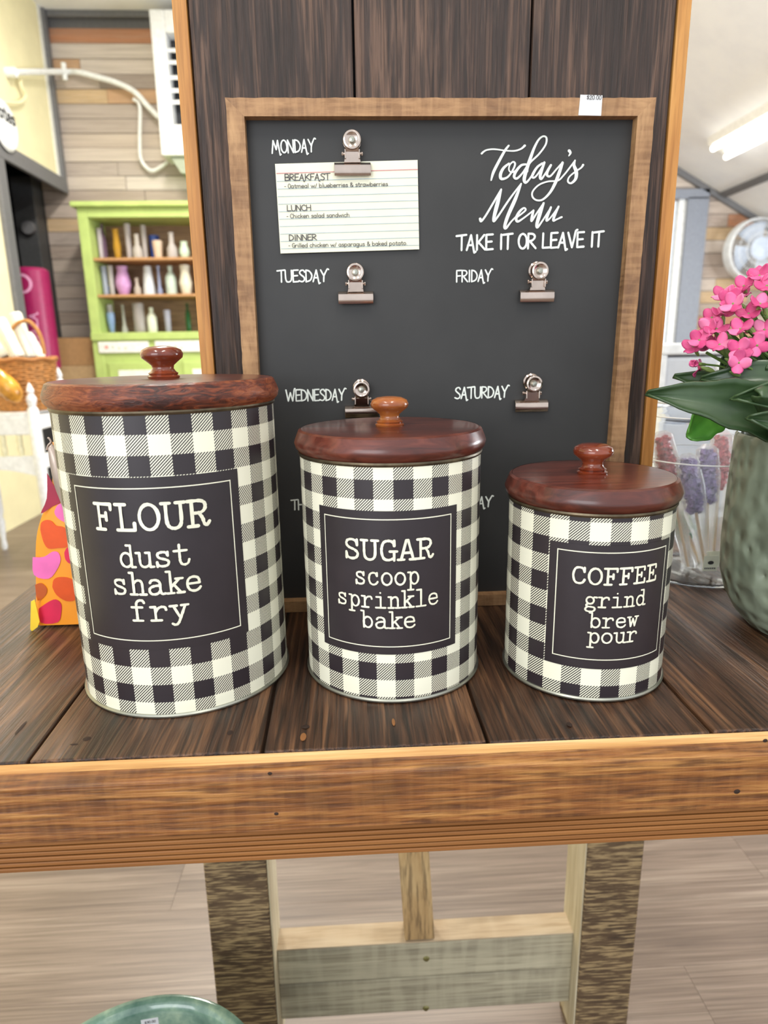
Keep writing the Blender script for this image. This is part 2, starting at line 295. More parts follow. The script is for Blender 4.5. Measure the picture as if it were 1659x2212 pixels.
# ------------------------------------------------------------------ lettering (single-line letters drawn as rounded ribbons)
def E_(cx, cy, rx, ry, a0=90, a1=450, k=18): return [(cx+rx*math.cos(math.radians(a0+(a1-a0)*i/k)), cy+ry*math.sin(math.radians(a0+(a1-a0)*i/k))) for i in range(k+1)]
def c_(*p): return spline(list(p), 5)
TYPE = {
'F': [[(0,12),(7.5,12),(7.5,9.5)],[(2,12),(2,0)],[(0.2,0),(4.4,0)],[(2,6.2),(5.2,6.2)],[(5.2,7.9),(5.2,4.4)]],
'L': [[(.2,12),(4.4,12)],[(2.4,12),(2.4,0)],[(.4,0),(7.6,0),(7.6,3.2)]],
'O': [E_(4,6,3.7,6)], 'C': [c_((7,9),(6.2,11.2),(4,12),(1.6,10.8),(.5,6),(1.6,1.2),(4,0),(6.2,.8),(7.3,3)),[(7,12),(7,8.8)]],
'U': [[(-.4,12),(2.8,12)],[(5,12),(8.4,12)],c_((1.2,12),(1.2,4),(2,1),(4,0),(6,1),(6.8,4),(6.8,12))],
'R': [c_((1.5,12),(5,11.9),(6.8,10.6),(6.8,8),(5,6.3),(1.5,6.3)),[(-.1,12),(1.8,12)],[(1.6,12),(1.6,0)],[(-.2,0),(3.6,0)],c_((4.2,6.3),(5.6,3.5),(6.2,.8),(7.3,.1),(8.3,1.6))],
'S': [c_((6.7,8.8),(6.2,11),(4,12),(1.6,11.2),(.9,9),(2.2,7),(5.4,5.6),(7.1,3.6),(6.4,1),(4,0),(1.6,.8),(.8,3.6)),[(6.8,12),(6.8,8.6)],[(.8,0),(.8,3.8)]],
'G': [c_((7,9),(6.2,11.2),(4,12),(1.6,10.8),(.6,6),(1.6,1.2),(4,0),(6.6,1)),[(7,12),(7,8.8)],[(6.9,5.2),(6.9,-.4)],[(4.8,5.3),(8.4,5.3)]],
'A': [[(3.6,12),(1,0)],[(4.6,12),(7.2,0)],[(3.6,12),(4.6,12)],[(2.2,4.2),(6.2,4.2)],[(-.6,0),(2.6,0)],[(5.4,0),(8.7,0)]],
'E': [[(0,12),(7,12),(7,9.6)],[(1.8,12),(1.8,0)],[(0,0),(7.3,0),(7.3,3)],[(1.8,6.2),(4.8,6.2)],[(4.8,7.8),(4.8,4.6)]],
'd': [E_(3.7,4,3,4),[(6.4,12.2),(6.4,0)],[(4.2,12.2),(6.4,12.2)],[(6.4,0),(8.4,0)]],
'u': [[(-.3,8),(1.6,8)],c_((1.6,8),(1.6,2.6),(2.4,.6),(4,0),(6,1),(6.6,3)),[(4.6,8),(6.6,8),(6.6,0),(8.5,0)]],
's': [c_((6.2,6),(5.4,7.6),(3.6,8),(1.6,7.4),(1.2,6),(2.2,4.7),(4.8,3.8),(6.5,2.6),(5.9,.6),(3.6,0),(1.6,.5),(.8,2.2)),[(6.3,8),(6.3,5.8)],[(.8,-.2),(.8,2.4)]],
't': [c_((2.8,11.4),(2.8,5),(2.9,2),(3.8,.3),(5.4,0),(6.8,.8),(7.4,2.6)),[(0,8),(6.4,8)]],
'h': [[(.2,12.2),(2,12.2),(2,0)],[(0,0),(3.7,0)],c_((2,6),(3.4,7.6),(5,8),(6.2,7.2),(6.6,5.4),(6.6,0)),[(5,0),(8.3,0)]],
'a': [c_((1.2,6.4),(2,7.7),(4,8),(5.6,7.2),(6.2,5.6),(6.2,2),(6.6,.4),(7.4,0),(8.5,.2)),c_((6.2,4.8),(3.6,4.7),(1.4,3.8),(.7,2.2),(1.5,.4),(3.4,0),(5.2,.7),(6.2,2.2))],
'k': [[(.2,12.2),(2,12.2),(2,0)],[(0,0),(3.5,0)],[(2,3.4),(6.4,7.8)],[(4.6,8),(8.1,8)],[(3.6,4.8),(6.8,0)],[(5,0),(8.4,0)]],
'e': [[(.9,4.3),(7,4.3)],c_((7,4.3),(6.4,7),(4,8),(1.6,7),(.8,4),(1.8,1),(4.2,0),(6.2,.6),(7.3,1.8))],
'f': [c_((6.8,10.6),(6.4,11.8),(5,12.2),(3.6,11.4),(3,9.6),(3,5),(3,0)),[(.6,8),(5.8,8)],[(.8,0),(5.6,0)]],
'r': [[(.2,8),(2.4,8),(2.4,0)],[(.2,0),(5,0)],c_((2.4,4.8),(3.6,7),(5.4,8),(7,7.6),(7.4,6.2))],
'y': [[(-.2,8),(3,8)],[(5,8),(8.3,8)],[(1.4,8),(4.2,.8)],c_((6.9,8),(4.5,1),(3.3,-2.2),(1.9,-3.4),(.4,-2.5))],
'c': [c_((6.4,6),(5.6,7.5),(3.8,8),(1.6,7),(.8,4),(1.8,1),(4,0),(6,.8),(6.9,2)),[(6.5,8),(6.5,5.8)]],
'o': [E_(4,4,3.4,4)], 'p': [[(.2,8),(2,8),(2,-3.8)],[(0,-3.8),(4,-3.8)],E_(4.7,4,2.8,4)],
'i': [[(4,11),(4.05,11)],[(1.2,8),(4.2,8),(4.2,0)],[(.8,0),(7.4,0)]],
'n': [[(.2,8),(2,8),(2,0)],[(0,0),(3.7,0)],c_((2,6),(3.4,7.6),(5,8),(6.2,7.2),(6.6,5.4),(6.6,0)),[(5,0),(8.3,0)]],
'l': [[(1.2,12.2),(4.2,12.2),(4.2,0)],[(.8,0),(7.6,0)]], 'b': [[(0,12.2),(1.8,12.2),(1.8,0)],E_(4.5,4,2.9,4)],
'g': [E_(3.6,5.2,2.6,2.8),[(5.6,7),(6.4,8),(8.2,7.8)],c_((2.2,2.6),(1,1.2),(2,.2),(6,-.2),(7.2,-1.6),(6,-3.4),(3,-3.8),(.8,-3),(.6,-1.4),(2,.1))],
'w': [[(-.3,8),(2.3,8)],[(5.7,8),(8.5,8)],[(1,8),(2.4,0),(4,6.4),(5.6,0),(7.2,8)]]}
HAND = {                                                    # (width, strokes)
'M': (7.4, [[(.2,-.2),(1.6,12)],[(1.6,12),(3.7,3.2)],[(3.7,3.2),(5.2,12)],[(5.2,12),(6.6,-2.2),(7.4,-1.4)]]), 'O': (5.4, [E_(2.7,6,2.4,6)]),
'N': (5.6, [[(.4,-.2),(.5,12),(4.7,0),(4.9,12)]]), 'D': (5.4, [[(.5,0),(.6,12)],c_((.6,12),(3.2,10.8),(4.9,6.4),(3.6,1.6),(.4,0))]),
'A': (5.8, [[(.3,0),(2.9,12)],[(2.9,12),(4.7,-2.2),(5.6,-1.4)],[(1,4),(4,4)]]), 'Y': (5.6, [[(.4,12),(2.6,6)],c_((6.4,12.4),(5.4,12.9),(4.4,10.6),(2.8,6),(2.4,0))]),
'T': (5.2, [[(-.4,11.6),(5.4,12.4)],[(2.7,12),(2.5,0)]]), 'U': (5.6, [c_((.4,12),(.5,4),(1.2,.6),(2.7,0),(4.2,1),(4.9,4),(5,12))]),
'E': (4.6, [[(4.4,12.2),(.6,12),(.5,0),(4.4,.3)],[(.6,6.2),(3.8,6.5)]]), 'S': (5.0, [c_((4.6,10),(3.6,12),(1.6,11.4),(.9,9),(2.2,6.8),(4,4.6),(4.2,1.8),(2.4,.1),(.2,1.2))]),
'W': (8.0, [[(.3,12),(1.9,0),(3.9,9)],[(3.9,9),(5.6,0)],c_((5.6,0),(6.6,7),(7.3,12.6),(8,13.4))]), 'F': (4.4, [[(4.4,12.2),(.6,12),(.5,0)],[(.6,6.2),(3.6,6.5)]]),
'R': (5.2, [[(.5,0),(.6,12)],c_((.6,12),(3.4,11.6),(4.4,9.2),(3,6.6),(.7,5.8)),[(1.4,6),(5,0)]]), 'I': (2.6, [[(1.3,12),(1.2,0)]]),
'H': (5.6, [[(.5,12),(.5,0)],[(4.9,12),(4.9,0)],[(.5,6.2),(4.9,6.4)]]), 'L': (4.8, [[(.7,12),(.5,.2),(4.6,.4)]]), 'K': (5.4, [[(.6,12),(.5,0)],[(4.8,12),(.7,5)],[(1.4,6.2),(5.2,0)]]),
'V': (5.2, [[(.2,12),(2.6,0)],c_((2.6,0),(3.8,7),(4.6,13),(5.6,14.2))]), ' ': (3.4, []), 'B': (5.0, [[(.5,0),(.5,12)],c_((.5,12),(3.8,11.4),(3.8,7),(.7,6.3)),c_((.7,6.3),(4.4,5.2),(4.4,1),(.5,0))]),
'C': (5.6, [c_((5,10),(3.4,12),(1.2,10),(.5,6),(1.2,2),(3.4,0),(5.2,1.8))]), 'G': (5.6, [c_((5,10),(3.4,12),(1.2,10),(.5,6),(1.2,2),(3.4,0),(5,2),(5,5)),[(3,5),(5.4,5)]]),
'P': (5, [[(.5,0),(.6,12)],c_((.6,12),(3.8,11.4),(4.4,9),(3,6.2),(.7,5.6))]), '-': (3.2, [[(.3,5),(2.8,5)]]), '/': (4, [[(.3,-1),(3.4,11)]]), '.': (2.4, [[(1,.2),(1.1,.2)]]), "'": (1.6, [[(.8,12),(.6,9.6)]]),
'&': (6.4, [c_((5.8,0),(1.6,8),(2,11),(3.6,11),(3.8,8.6),(1.2,4.6),(.8,1.6),(2.6,0),(4.8,1.6),(5.8,5))]),
'$': (5, [c_((4.4,9.4),(2.4,10.8),(.8,9),(2.4,6.2),(4.2,4),(2.6,1.2),(.4,2.4)),[(2.5,12.4),(2.5,-.4)]]), '2': (5, [c_((.5,9.6),(2.4,12),(4.4,9.6),(2.6,5),(.4,.2)),[(.4,.1),(4.6,.1)]]), '0': (5, [E_(2.5,6,2,6)]),
'3': (5, [c_((.5,10.6),(2.6,12),(4.2,9.4),(1.8,6.4)),c_((1.8,6.4),(4.6,4.6),(3.6,.8),(.4,.8))]), '8': (5, [E_(2.5,9.2,1.8,2.8), E_(2.5,3.2,2.1,3.2)])}
for ch, wd, st in (('a',6,[E_(2.6,3.6,2.1,3.6),[(4.8,7.2),(4.8,0)]]), ('b',6,[[(.7,12),(.7,0)],E_(2.8,3.6,2.1,3.6)]), ('c',5.2,[c_((4.6,5.8),(2.8,7.2),(.8,5.4),(.8,1.6),(2.8,0),(4.6,1.2))]),
  ('d',6,[E_(2.6,3.6,2.1,3.6),[(4.8,12),(4.8,0)]]), ('e',5.6,[[(.7,3.6),(4.8,3.8)],c_((4.8,3.8),(4.2,6.6),(2.6,7.2),(.8,5.4),(.8,1.6),(2.8,0),(4.8,1.4))]), ('g',6,[E_(2.6,3.6,2.1,3.6),c_((4.8,7.2),(4.8,-1.6),(3.4,-4),(.8,-3.2))]),
  ('h',5.8,[[(.7,12),(.7,0)],c_((.7,5),(2.4,7.2),(4.4,6),(4.6,0))]), ('i',2.6,[[(1.2,7.2),(1.2,0)],[(1.2,10.2),(1.25,10.2)]]), ('k',5.2,[[(.7,12),(.7,0)],[(4.2,7),(.8,3.2)],[(1.6,4),(4.6,0)]]), ('l',2.6,[[(1.2,12),(1.2,0)]]),
  ('m',8.6,[[(.7,7.2),(.7,0)],c_((.7,5),(2.2,7.2),(3.8,6),(4,0)),c_((4,5),(5.6,7.2),(7.2,6),(7.4,0))]), ('n',5.8,[[(.7,7.2),(.7,0)],c_((.7,5),(2.4,7.2),(4.4,6),(4.6,0))]), ('o',5.8,[E_(2.8,3.6,2.1,3.6)]),
  ('p',6,[[(.7,7.2),(.7,-4)],E_(2.8,3.6,2.1,3.6)]), ('r',4.4,[[(.7,7.2),(.7,0)],c_((.7,4.6),(2,6.8),(4,7))]), ('s',4.8,[c_((4.2,6),(2.4,7.2),(.9,5.6),(2.4,3.8),(4.2,2.2),(2.6,0),(.5,1))]), ('t',4.4,[c_((2,10.6),(2,2),(2.6,.2),(4,.4)),[(.4,7.2),(3.8,7.4)]]),
  ('u',5.8,[c_((.7,7.2),(.8,1.6),(2.4,0),(4.4,1.6)),[(4.6,7.2),(4.6,0)]]), ('w',7.6,[[(.3,7.2),(1.8,0),(3.7,6),(5.4,0),(7,7.2)]])): HAND[ch] = (wd, st)
LIFT = [0]
def ribbon(ms, pts, wd, mp0, jit=0.0, disc=8):
    """pts (u,v) or (u,v,width) in flat units; mp maps flat to space; round joints"""
    base = (LIFT[0] % 5)*4.3e-5; LIFT[0] += 1; cnt = [0, 1]
    def mp(x, y):                                           # pieces of one stroke never share a plane
        q = Vector(mp0(x, y)); q.y -= base+2.4e-4*cnt[0]/cnt[1]; return q
    P = [(p[0], p[1], (p[2] if len(p) > 2 else wd)*.5) for p in pts]
    Q = [P[0]]
    for a, b in zip(P, P[1:]):
        L = math.hypot(b[0]-a[0], b[1]-a[1]); k = max(1, int(L/(wd*2.2))) if wd else 1
        for i in range(1, k+1):
            t = i/k; r = a[2]+(b[2]-a[2])*t
            Q.append((a[0]+(b[0]-a[0])*t, a[1]+(b[1]-a[1])*t, r*(1+random.uniform(-jit, jit))))
    cnt[1] = 2*len(Q)
    for x, y, r in Q:
        cnt[0] += 1
        ms.add([mp(x+r*math.cos(2*PI*k/disc), y+r*math.sin(2*PI*k/disc)) for k in range(disc)], [tuple(range(disc))])
    for a, b in zip(Q, Q[1:]):
        dx, dy = b[0]-a[0], b[1]-a[1]; L = math.hypot(dx, dy)
        if L < 1e-9: continue
        nx, ny = -dy/L, dx/L; cnt[0] += 1
        ms.add([mp(a[0]+nx*a[2], a[1]+ny*a[2]), mp(a[0]-nx*a[2], a[1]-ny*a[2]), mp(b[0]-nx*b[2], b[1]-ny*b[2]), mp(b[0]+nx*b[2], b[1]+ny*b[2])], [(0,1,2,3)])
def type_word(ms, word, u0, u1, z0, zt, lower, mp, wd=1.5):
    n = len(word); top = 8 if lower else 12
    adv = (u1-u0)/(n-1+8/9.4) if n > 1 else 1; sx = adv/9.4; sz = (zt-z0)/top
    for i, ch in enumerate(word):
        for st in TYPE[ch]:
            ribbon(ms, [(u0+(i*9.4+x)*sx, z0+y*sz) for x, y in st], wd*.5*(sx+sz), mp, .16)
def hand_word(ms, word, A, B, H, mp3, wd=1.5):
    """A,B = 3D ends of the baseline, H = capital height; mp3(A,xdir,updir,x,y)"""
    tot = sum(HAND[c][0] for c in word); L = (B-A).length; s = L/tot; sy = H/12; x = 0
    for ch in word:
        w_, sts = HAND[ch]
        for st in sts: ribbon(ms, [((x+px)*s, py*sy) for px, py in st], wd*.5*(s+sy), lambda a, b: mp3(a, b), .08, 6)
        x += w_

# ================================================================== THE SETTING
YB, XL, ZC = 5.6, -2.13, 3.445
def ceil_z(x): return ZC if x < .67 else ZC-.5265*(x-.67)
XR = 4.3
fl = M().box((-3.4, -2.6, -.06), (XR+.1, YB+.1, -.004)).build('floor', MAT['floor']); tag(fl, kind='structure')
me = None
for j in range(0, 30):
    y = .36+j*.18; x = -3.3-(j*.47 % 1.2)
    while x < XR:
        x1 = min(x+1.2, XR+.05); xa = max(x, -3.35)
        if x1-xa > .05:
            if me is None:
                p = M().box((-.5,-.5,-.5), (.5,.5,.5)).build('floor_plank', MAT['floor'], fl); me = p.data
            else:
                p = bpy.data.objects.new('floor_plank', me); C.objects.link(p); p.parent = fl
            p.location = ((xa+x1)/2, y+.09, -.002); p.scale = (x1-xa-.0006, .1795, .004)
        x += 1.2
# back wall with a window opening
WX0, WX1, WZ0, WZ1 = 1.70, 2.84, .98, 2.19
bw = M()
for a, b in (((-2.40, 0), (WX0, 2.33)), ((XL-.1, 2.33), (WX0, ZC)), ((WX1, 0), (XR, ceil_z(WX1))), ((WX0, 0), (WX1, WZ0)), ((WX0, WZ1), (WX1, ceil_z(WX0)))): bw.box((a[0], YB, a[1]), (b[0], YB+.1, b[1]))
wb = bw.build('wall_back', MAT['grey_trim']); tag(wb, kind='structure')
unit = M().box((-.5,-.5,-.5), (.5,.5,.5)).build('plank', MAT['wallp'], wb); first = True
ph = .0985; rng = random.Random(3)
for j in range(int(ZC/ph)):
    z0 = j*ph; zm = z0+ph/2; xmax = XR if zm < ceil_z(XR) else (.67+(ZC-zm)/.5265); xl = XL if zm > 2.33 else -2.30; x = xl - rng.uniform(0, .8)
    while x < xmax:
        L = rng.choice((.45, .8, 1.1, 1.5)); segs = [(max(x, xl), min(x+L, xmax))]
        if WZ0-.02 < zm < WZ1+.02:
            out = []
            for a, b in segs:
                if b <= WX0 or a >= WX1: out.append((a, b))
                else:
                    if a < WX0: out.append((a, WX0))
                    if b > WX1: out.append((WX1, b))
            segs = out
        for a, b in segs:
            if b-a < .03: continue
            p = unit if first else bpy.data.objects.new('plank', unit.data)
            if not first: C.objects.link(p); p.parent = wb
            first = False; d = rng.uniform(.012, .022)
            p.location = ((a+b)/2, YB-d/2, zm); p.scale = (b-a-.004, d, ph-.005)
        x += L
# left wall with a dark doorway
wl = M(); wl.box((XL-.1, -.2, 0), (XL, 4.56, 2.33)); wl.box((XL-.1, -.2, 2.33), (XL, YB, ZC)); pass
tag(wl.build('wall_left', MAT['cream_wall']), kind='structure')
al = M(); al.box((-3.3, 4.2, 0), (-3.2, 5.9, 2.6)); al.box((-3.2, 5.70, 0), (-2.30, 5.80, 2.6)); al.box((-3.2, 4.2, 0), (XL-.1, 4.3, 2.6)); al.box((-3.3, 4.2, 2.5), (XL-.1, 5.9, 2.6))
tag(al.build('wall_alcove', MAT['charcoal']), kind='structure')
tag(M().box((XL, -.2, 2.235), (XL+.03, YB-.03, 2.335)).build('trim_1', MAT['grey_trim'], bevel=.004), kind='structure')
tag(M().box((XL, 4.50, 0), (XL+.03, 4.60, 2.235)).build('trim_2', MAT['grey_trim'], bevel=.004), kind='structure')
tag(M().box((XL, YB-.09, 2.335), (XL+.03, YB-.03, ZC)).build('trim_3', MAT['grey_trim'], bevel=.004), kind='structure')
tag(M().box((XL+.03, YB-.06, ZC-.042), (.67, YB-.024, ZC)).build('trim_4', MAT['grey_trim'], bevel=.004), kind='structure')
tag(M().box((XL, YB-.135, 2.335), (XL+.008, YB-.091, ZC)).build('trim_7', MAT['enamel']), kind='structure')
dr = M().box((-2.46, 5.42, 0), (-2.305, 5.60, 2.33)).build('trim_8', MAT['charcoal2'], bevel=.004); tag(dr, kind='structure')
M().lathe([(0,-.02),(.045,-.02),(.05,0),(.045,.03),(0,.03)], (-2.36, 5.40, 1.97), 20, 'y').build('door_closer', MAT['grey_trim'], dr, True)
# ceiling: flat on the left, sloping down to the right, dark battens
tag(M().box((-3.3, -.4, ZC), (.67, YB+.1, ZC+.06)).build('ceiling', MAT['ceil']), kind='structure')
sl = M().prism([(.67, -.4, ZC), (XR, -.4, ceil_z(XR)), (XR, -.4, ceil_z(XR)+.06), (.67, -.4, ZC+.06)], (0, YB+.5, 0))
tag(sl.build('ceiling_slope', MAT['ceil']), kind='structure')
wr = M()                                                    # right wall, out of view, with an opening near the added side lamp
wr.box((XR, 4.0, 0), (XR+.1, YB+.1, 1.7)); wr.box((XR, -.4, 0), (XR+.1, .9, 1.7)); wr.box((XR, .9, 0), (XR+.1, 4.0, .7))
tag(wr.build('wall_right', MAT['cream_wall']), kind='structure')
def slope_pt(x, y, d): nrm = Vector((-.466, 0, -.885)); return Vector((x, y, ceil_z(x)))+nrm*d
def batten(nm, x):
    m = M(); a = slope_pt(x, .5, 0); b = slope_pt(x+.05, .5, 0); c = slope_pt(x+.05, .5, .018); d = slope_pt(x, .5, .018)
    m.prism([a, b, c, d], (0, YB-.55, 0)); tag(m.build(nm, MAT['grey_trim']), kind='structure')
batten('trim_5', 2.99)
m = M(); m.prism([(.67, YB-.05, ZC-.05), (.67, YB-.05, ZC), (XR, YB-.05, ceil_z(XR)), (XR, YB-.05, ceil_z(XR)-.05)], (0, .028, 0))
tag(m.build('trim_6', MAT['grey_trim']), kind='structure')
# window in the back wall
wi = M(); fw_ = .10
wi.box((WX1-fw_, YB-.05, WZ0), (WX1+.07, YB+.05, WZ1)); wi.box((WX0-.05, YB-.05, WZ0), (WX0+.06, YB+.05, WZ1)); wi.box((WX0-.05, YB-.05, WZ1-.01), (WX1+.07, YB+.05, WZ1+.06)); wi.box((WX0-.05, YB-.06, WZ0-.06), (WX1+.07, YB+.05, WZ0+.02))
wn = wi.build('window_1', plain('blue_grey_frame', '#8d93a0', .5)); tag(wn, kind='structure')
s_ = M().box((WX1-.16, YB-.02, WZ0+.02), (WX1-.10, YB+.03, WZ1-.01)).build('sash', MAT['plastic'], wn)
M().box((WX0+.06, YB+.01, WZ0+.02), (WX1-.16, YB+.014, WZ1-.01)).build('pane', MAT['clear'], wn)
# lamp on the sloped ceiling
lt = thing('ceiling_light', slope_pt(2.65, 4.4, 0), 'long fluorescent light fixture with two glowing tubes on the sloping white ceiling', 'ceiling light')
m = M(); ax = (slope_pt(2.74, 3.6, 0)-slope_pt(2.56, 3.6, 0))
m.prism([slope_pt(2.55, 3.55, 0), slope_pt(2.75, 3.55, 0), slope_pt(2.72, 3.55, .045), slope_pt(2.58, 3.55, .045)], (0, 1.42, 0)); m.build('housing', MAT['enamel'], lt)
for xx in (2.60, 2.70): M().tube([slope_pt(xx, 3.6, .065), slope_pt(xx, 4.92, .065)], .018, 10).build('tube', MAT['lamp'], lt, True)

# ================================================================== TABLE
TX0, TX1, TY0, TY1 = -.378, .60, .380, 1.0
table = thing('display_table', (.09, .7, 0), 'rustic reclaimed wood table with dark plank top and honey brown front apron', 'table')
seams = [(TX0, TX0-.002), (-.2225, -.2285), (-.0662, -.072), (.0890, .0868), (.2480, .2515), (.405, .41), (TX1, TX1)]
for i in range(6):
    (a0, a1), (b0, b1) = seams[i], seams[i+1]; g = .0009 if i not in (0,) else .0009
    y0, y1 = .398, TY1; k = (y1-.40)/.1
    e0 = a0+(a1-a0)*min(k, 1.6); e1 = b0+(b1-b0)*min(k, 1.6)
    gl = .0012 if i else 0
    M().prism([(a0+gl, y0, T-.03), (b0-.0012, y0, T-.03), (e1-.0012, y1, T-.03), (e0+gl, y1, T-.03)], (0, 0, .03-random.choice((0, .0004, .0008)))).build('plank', MAT['top'], table, bevel=.0012)
def ap(px, py): return atY(px, py, TY0)
zb = ap(800, 1852).z; zm = ap(800, 1788).z
SK = (ap(1659, 1808).z-ap(0, 1893).z)/(ap(1659, 1808).x-ap(0, 1893).x); XM = ap(800, 1852).x
def skew(m):                                                # the lower boards hang slightly lower at the left end
    m.v = [(x, y, z+SK*(x-XM)*min(1, max(0, (T-.01-z)/(T-.01-zm)))) for x, y, z in m.v]; return m
skew(M().prism([(TX0, TY0, T-.0075), (TX0, .3975, T-.0018), (TX0, .3975, zm), (TX0, TY0, zm)], (TX1-TX0, 0, 0))).build('apron', MAT['apron'], table, bevel=.0016)
M().prism([(TX0, TY0+.0004, T-.0078), (TX0, .3972, T-.0016), (TX0, .3972, T-.004), (TX0, TY0+.002, T-.0095)], (TX1-TX0, 0, 0)).build('apron_edge', MAT['edge'], table)
lo = M(); nz_ = 6; hz = (zm-zb)/nz_
for i in range(nz_): lo.box((TX0, TY0+.0012+.0004*(i % 2), zb+i*hz+.0009), (TX1, .398, zb+(i+1)*hz))
lo_ = skew(lo).build('lower_apron', MAT['apron_low'], table, bevel=.0006)
skew(M().box((TX0+.001, TY0+.0032, zb+.001), (TX1-.001, .397, zm))).build('groove_backing', MAT['groove'], lo_)
M().box((TX0, .985, T-.09), (TX1, 1.0, T-.031)).build('rear_apron', MAT['apron_low'], table, bevel=.002)
for sx in (TX0, TX1-.02): M().box((sx, .399, T-.09), (sx+.02, .984, T-.031)).build('side_apron', MAT['apron_low'], table, bevel=.002)
for x0, x1 in ((-.2200, -.1335), (.3195, .4020)):
    lg = M().box((x0, .772, .0), (x1, .845, T-.031)).build('leg', MAT['leg'], table, bevel=.003)
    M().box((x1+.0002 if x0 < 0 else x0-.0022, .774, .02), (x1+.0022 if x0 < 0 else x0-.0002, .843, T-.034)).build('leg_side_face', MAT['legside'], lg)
BZ = T-.605
b1 = M().box((-.1315, .797, BZ-.063), (.3175, .836, BZ)).build('upper_beam', MAT['beam'], table, bevel=.002)
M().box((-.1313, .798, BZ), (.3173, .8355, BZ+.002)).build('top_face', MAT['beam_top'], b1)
b2 = M().box((-.1315, .797, BZ-.13), (.3175, .836, BZ-.0645)).build('lower_beam', MAT['beam'], table, bevel=.002)
for bb, (px, py) in ((b1, (921, 2071)), (b2, (920, 2178))):
    p = atY(px, py, .797); M().lathe([(0, -.0025), (.0035, -.002), (.005, 0)], (p.x, p.y, p.z), 14, 'y').build('screw', MAT['screw'], bb, True)
pb = atY(912, 1979, .805); pt = atY(886, 1780, .93)
m = M(); hw = .0222; pb.x -= .004
br = [Vector((pb.x-hw, .80, BZ+.003)), Vector((pb.x+hw, .80, BZ+.003)), Vector((pb.x+hw, .835, BZ+.003)), Vector((pb.x-hw, .835, BZ+.003))]
tp = [v+Vector((-.03, .02, T-.033-BZ-.003)) for v in br]
m.add(br+tp, [(0,3,2,1),(4,5,6,7),(0,1,5,4),(1,2,6,5),(2,3,7,6),(3,0,4,7)]); m.build('brace', MAT['brace'], table, bevel=.001)

kn = plain('dark_knot', '#2a170c', .7); chip = plain('orange_chip', '#8a5a30', .6)
apr = [o for o in table.children if o.name.startswith('apron')][0]
for px, py, r in ((583, 1671, .0016), (597, 1758, .0016), (1592, 1710, .0024), (1653, 1600, .0018)):
    p = ap(px, py); M().lathe([(0, -.0002), (r, .0001)], (p.x, TY0-.0001, p.z), 9, 'y', ry=.8, cap=False).build('nail_hole', kn, apr)
for px, py, rx, ry, mt in ((45, 1572, .0012, .009, kn), (188, 1596, .0028, .0028, kn), (160, 1608, .003, .001, kn), (497, 1583, .0022, .003, kn), (655, 1592, .0022, .005, chip), (660, 1570, .003, .0025, kn), (1230, 1565, .002, .003, kn), (850, 1560, .0012, .005, chip)):
    p = atZ(px, py, T); ch = [o for o in table.children if o.name.startswith('plank') and min(v.co.x for v in o.data.vertices) < p.x < max(v.co.x for v in o.data.vertices)]
    M().lathe([(1, 0), (0, .0003)], (p.x, p.y, T+.0001), 11, cap=False, rx=rx, ry=ry).build('knot', mt, ch[0] if ch else table)

# ================================================================== TALL BACK PANEL
PY = .670; PX0, PX1, PZ1 = -.1456, .3178, 1.46
panel = thing('tall_wooden_panel', (.086, PY, T), 'tall dark brown plank panel with honey coloured side edges standing behind the menu board', 'display panel')
sx_ = [-.1325, .0118, .1727, .3050]
for i in range(3): M().box((sx_[i]+.001, PY+.001+.0008*(i % 2), T), (sx_[i+1]-.001, PY+.020, PZ1)).build('plank', MAT['panelw'], panel, bevel=.0012)
M().box((PX0, PY, T), (-.1330, PY+.022, PZ1)).build('side_edge', MAT['honey'], panel, bevel=.0008)
M().box((.3055, PY, T), (PX1, PY+.022, PZ1)).build('side_edge', MAT['honey'], panel, bevel=.0008)
M().box((-.132, PY+.0205, T+.002), (.304, PY+.024, PZ1-.002)).build('backing', MAT['darkgap'], panel)

# ================================================================== MENU BOARD
BY = .640
board = thing('menu_board', (.088, BY, T), 'black weekly menu chalkboard with light rustic wood frame and white lettering', 'menu board')
o = [(-.1004, .4757), (.2784, .4765), (.2716, 0), (-.1010, 0)]
inn = [(-.0848, .4612), (.2628, .4618), (.2570, .0118), (-.0866, .0118)]
FD = .020
def rail(a, b, mat, wob):
    """one mitred rail of the frame with a lightly rippled outer edge"""
    oa, ob, ia, ib = o[a], o[b], inn[a], inn[b]; m = M(); K = 60; vv = []
    for i in range(K+1):
        t = i/K; ox, oz = oa[0]+(ob[0]-oa[0])*t, oa[1]+(ob[1]-oa[1])*t; ix, iz = ia[0]+(ib[0]-ia[0])*t, ia[1]+(ib[1]-ia[1])*t
        d = Vector((ix-ox, iz-oz)).normalized(); wv = (random.uniform(0, .0008) if (0 < i < K and wob) else 0)
        ox += d.x*wv; oz += d.y*wv
        vv += [(ox, BY, T+oz), (ix, BY, T+iz), (ix, BY+FD, T+iz), (ox, BY+FD, T+oz)]
    ff = [(4*i+j, 4*i+(j+1) % 4, 4*i+4+(j+1) % 4, 4*i+4+j) for i in range(K) for j in range(4)]+[(0,1,2,3), (4*K+3, 4*K+2, 4*K+1, 4*K)]
    m.add(vv, ff); return m.build('frame_rail', mat, board)
rail(0, 1, MAT['framewx'], 1); rail(1, 2, MAT['framew'], 1); rail(2, 3, MAT['framewx'], 0); rail(3, 0, MAT['framew'], 1)
CY = .6505
chalk = M().add([(-.088, CY, T+.0095), (.264, CY, T+.0095), (.2665, CY, T+.464), (-.088, CY, T+.464), (-.088, CY+.003, T+.0095), (.264, CY+.003, T+.0095), (.2665, CY+.003, T+.464), (-.088, CY+.003, T+.464)],
   [(0,1,2,3),(4,7,6,5),(0,4,5,1),(1,5,6,2),(2,6,7,3),(3,7,4,0)]).build('chalk_panel', MAT['chalk'], board)
